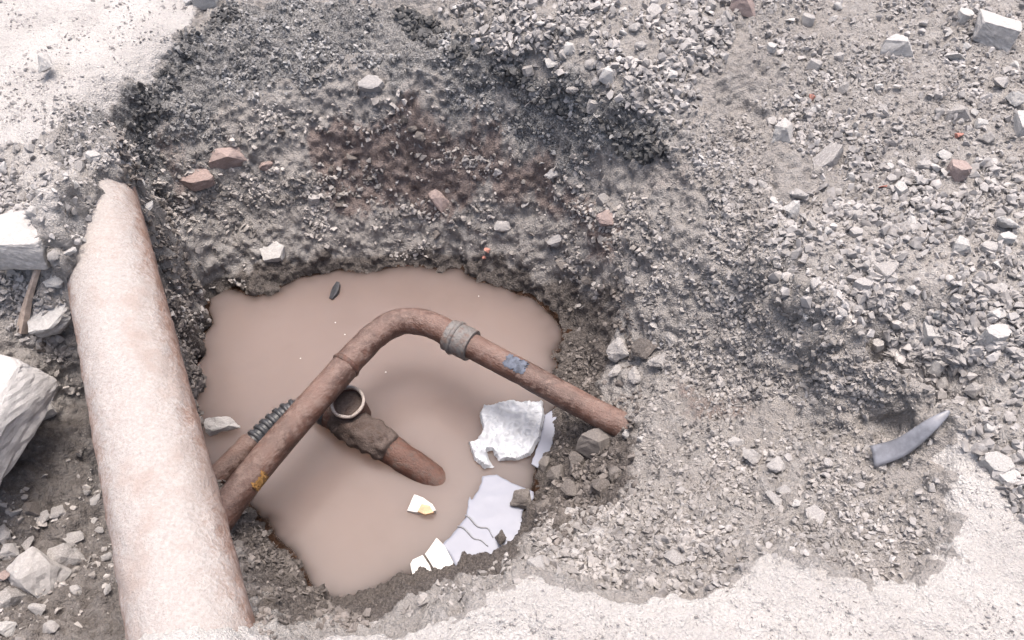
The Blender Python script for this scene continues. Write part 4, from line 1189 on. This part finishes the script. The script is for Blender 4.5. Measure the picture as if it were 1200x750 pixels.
ANCHORS = {
    'bank': [(927, 252, 'the biggest bank rock'), (1032, 379, 'the cube like ledge stone'), (1166, 372, 'the two lobed rock'), (1090, 393, 'the upright white block'),
             (1180, 264, 'the large whitish rock'), (1126, 293, 'the flat topped pale stone'), (1030, 312, 'the diagonal elongated block'), (1170, 552, 'the edge slabs'),
             (973, 345, 'the round white pebble'), (1108, 488, 'the tip of the curved strip'), (1075, 260, 'a bare patch of fine grit')],
    'heap': [(872, 10, 'the pinkish brick piece'), (600, 60, 'the asphalt edge'), (700, 105, 'the asphalt edge'), (770, 140, 'the end of the asphalt edge'), (680, 40, 'the crest'), (790, 60, 'the slope foot')],
    'rubble': [(1163, 46, 'the cut block'), (1050, 60, 'the broad pinkish rock'), (917, 161, 'the triangular rock'), (967, 190, 'the long ragged slab'), (1121, 161, 'the red brick crumb'),
               (950, 117, 'the reddish crumb'), (1115, 72, 'the white lumpy stone'), (1120, 203, 'the pink spotted stone')],
    'pipe': [(62, 378, 'the flat pointed stone'), (26, 268, 'the squat concrete block'), (120, 185, 'the covered end of the pipe'), (40, 350, 'the wooden stick')],
    'wall': [(272, 190, 'the largest brick fragment'), (322, 301, 'the flat whitish stone'), (513, 237, 'the pinkish brick lump'), (650, 282, 'the bulky grey stone'), (712, 258, 'the corner brick rubble'),
             (437, 100, 'the flat jutting stone'), (583, 202, 'the light stone under asphalt'), (571, 295, 'the orange red crumb')],
    'shelf': [(870, 530, 'the two touching stones'), (953, 608, 'the flat pale slab'), (906, 587, 'the long pale stone'), (1050, 532, 'the curved strip'), (740, 640, 'the near edge')],
}
LOOK = {'angular': 'angular', 'round': 'rounded', 'wedge': 'pointed', 'slab': 'flat'}
TONE = {'stone': 'grey', 'palestone': 'pale', 'darkstone': 'dark'}
def singles(px, n, wmin, wmax, noun, anchor, group, name, mats, shapes=('angular', 'angular', 'angular', 'round', 'wedge', 'slab')):
    w = zmask(px) * area * ok * (facing > .15) * (Ua > 4) * (Ua < 1196) * (Va > 4) * (Va < 740)
    p = w / w.sum()
    got = 0
    for idx in rng.choice(len(act), n * 12, p=p):
        u, v = Ua[idx], Va[idx]
        wpx = wmin + (wmax - wmin) * random.random() ** 1.6
        if any((u - a) ** 2 + (v - b) ** 2 < (.8 * c + .42 * wpx) ** 2 for a, b, c in occupied): continue
        pos = Vector(P1[act[idx]])
        s = D1[act[idx]] / F
        k = random.randint(0, 5)
        shape, matk = random.choice(shapes), random.choice(mats)
        o = bpy.data.objects.new(name, proto(shape, matk, 200 + k, 0)); C.objects.link(o)
        ww = wpx * s / 2
        o.scale = (ww, ww * random.uniform(.7, 1.1), ww * random.uniform(.55, .85))
        o.rotation_euler = (random.uniform(-.4, .4), random.uniform(-.4, .4), random.uniform(0, 6.28))
        o.location = pos + Vector((0, 0, o.scale[2] * .45))
        occupied.append((u, v, wpx * .5))
        near = min(ANCHORS[anchor], key=lambda t: (t[0] - u) ** 2 + (t[1] - v) ** 2)[2]
        t = (wpx - wmin) / (wmax - wmin)
        size = 'small ' if t < .2 else 'large ' if t > .6 else ''
        tag(o, f'{size}{TONE[matk]} {LOOK[shape]} {noun} near {near}', 'stone', group)
        got += 1
        if got >= n: break
singles(poly_heap, 60, 12, 24, 'gravel stone on the heap', 'heap', 'gravel stones of the heap', 'gravel_stone', ['stone', 'stone', 'palestone'])
singles(poly_bank, 70, 12, 25, 'gravel stone on the bank', 'bank', 'gravel stones of the bank', 'gravel_stone', ['stone', 'stone', 'palestone'])
singles(poly_back, 34, 11, 22, 'rubble stone', 'rubble', 'rubble stones on the open ground', 'rubble_stone', ['stone', 'stone', 'palestone'])
singles(poly_left, 14, 12, 22, 'rubble stone by the thick pipe', 'pipe', 'rubble stones by the thick pipe', 'rubble_stone', ['stone', 'palestone'])
singles(poly_wall, 20, 10, 20, 'stone in the pit wall', 'wall', 'stones in the far pit wall', 'wall_stone', ['stone', 'darkstone', 'darkstone'])
singles(poly_shelf, 12, 10, 18, 'stone on the earth shelf', 'shelf', 'stones scattered on the shelf', 'shelf_stone', ['stone'])

# specks of foam drifting on the water
specks = [(393, 378), (424, 400), (404, 392), (452, 436), (561, 347), (352, 420)]
vs, fs = [], []
for j, (u, v) in enumerate(specks):
    c = Vector(at(u, v, WZ + .001)); r = .0022 + .0018 * random.random(); b = len(vs)
    for k in range(8): vs.append(c + Vector((math.cos(k * math.pi / 4) * r * random.uniform(.7, 1.2), math.sin(k * math.pi / 4) * r * random.uniform(.7, 1.2), 0)))
    vs.append(c + Vector((0, 0, r * .7)))
    for k in range(8): fs.append((b + k, b + (k + 1) % 8, b + 8))
foam = mesh_obj('foam_specks', vs, fs, M['paper'], None, True)
tag(foam, 'tiny white foam specks drifting on the muddy water', 'foam', kind='stuff')
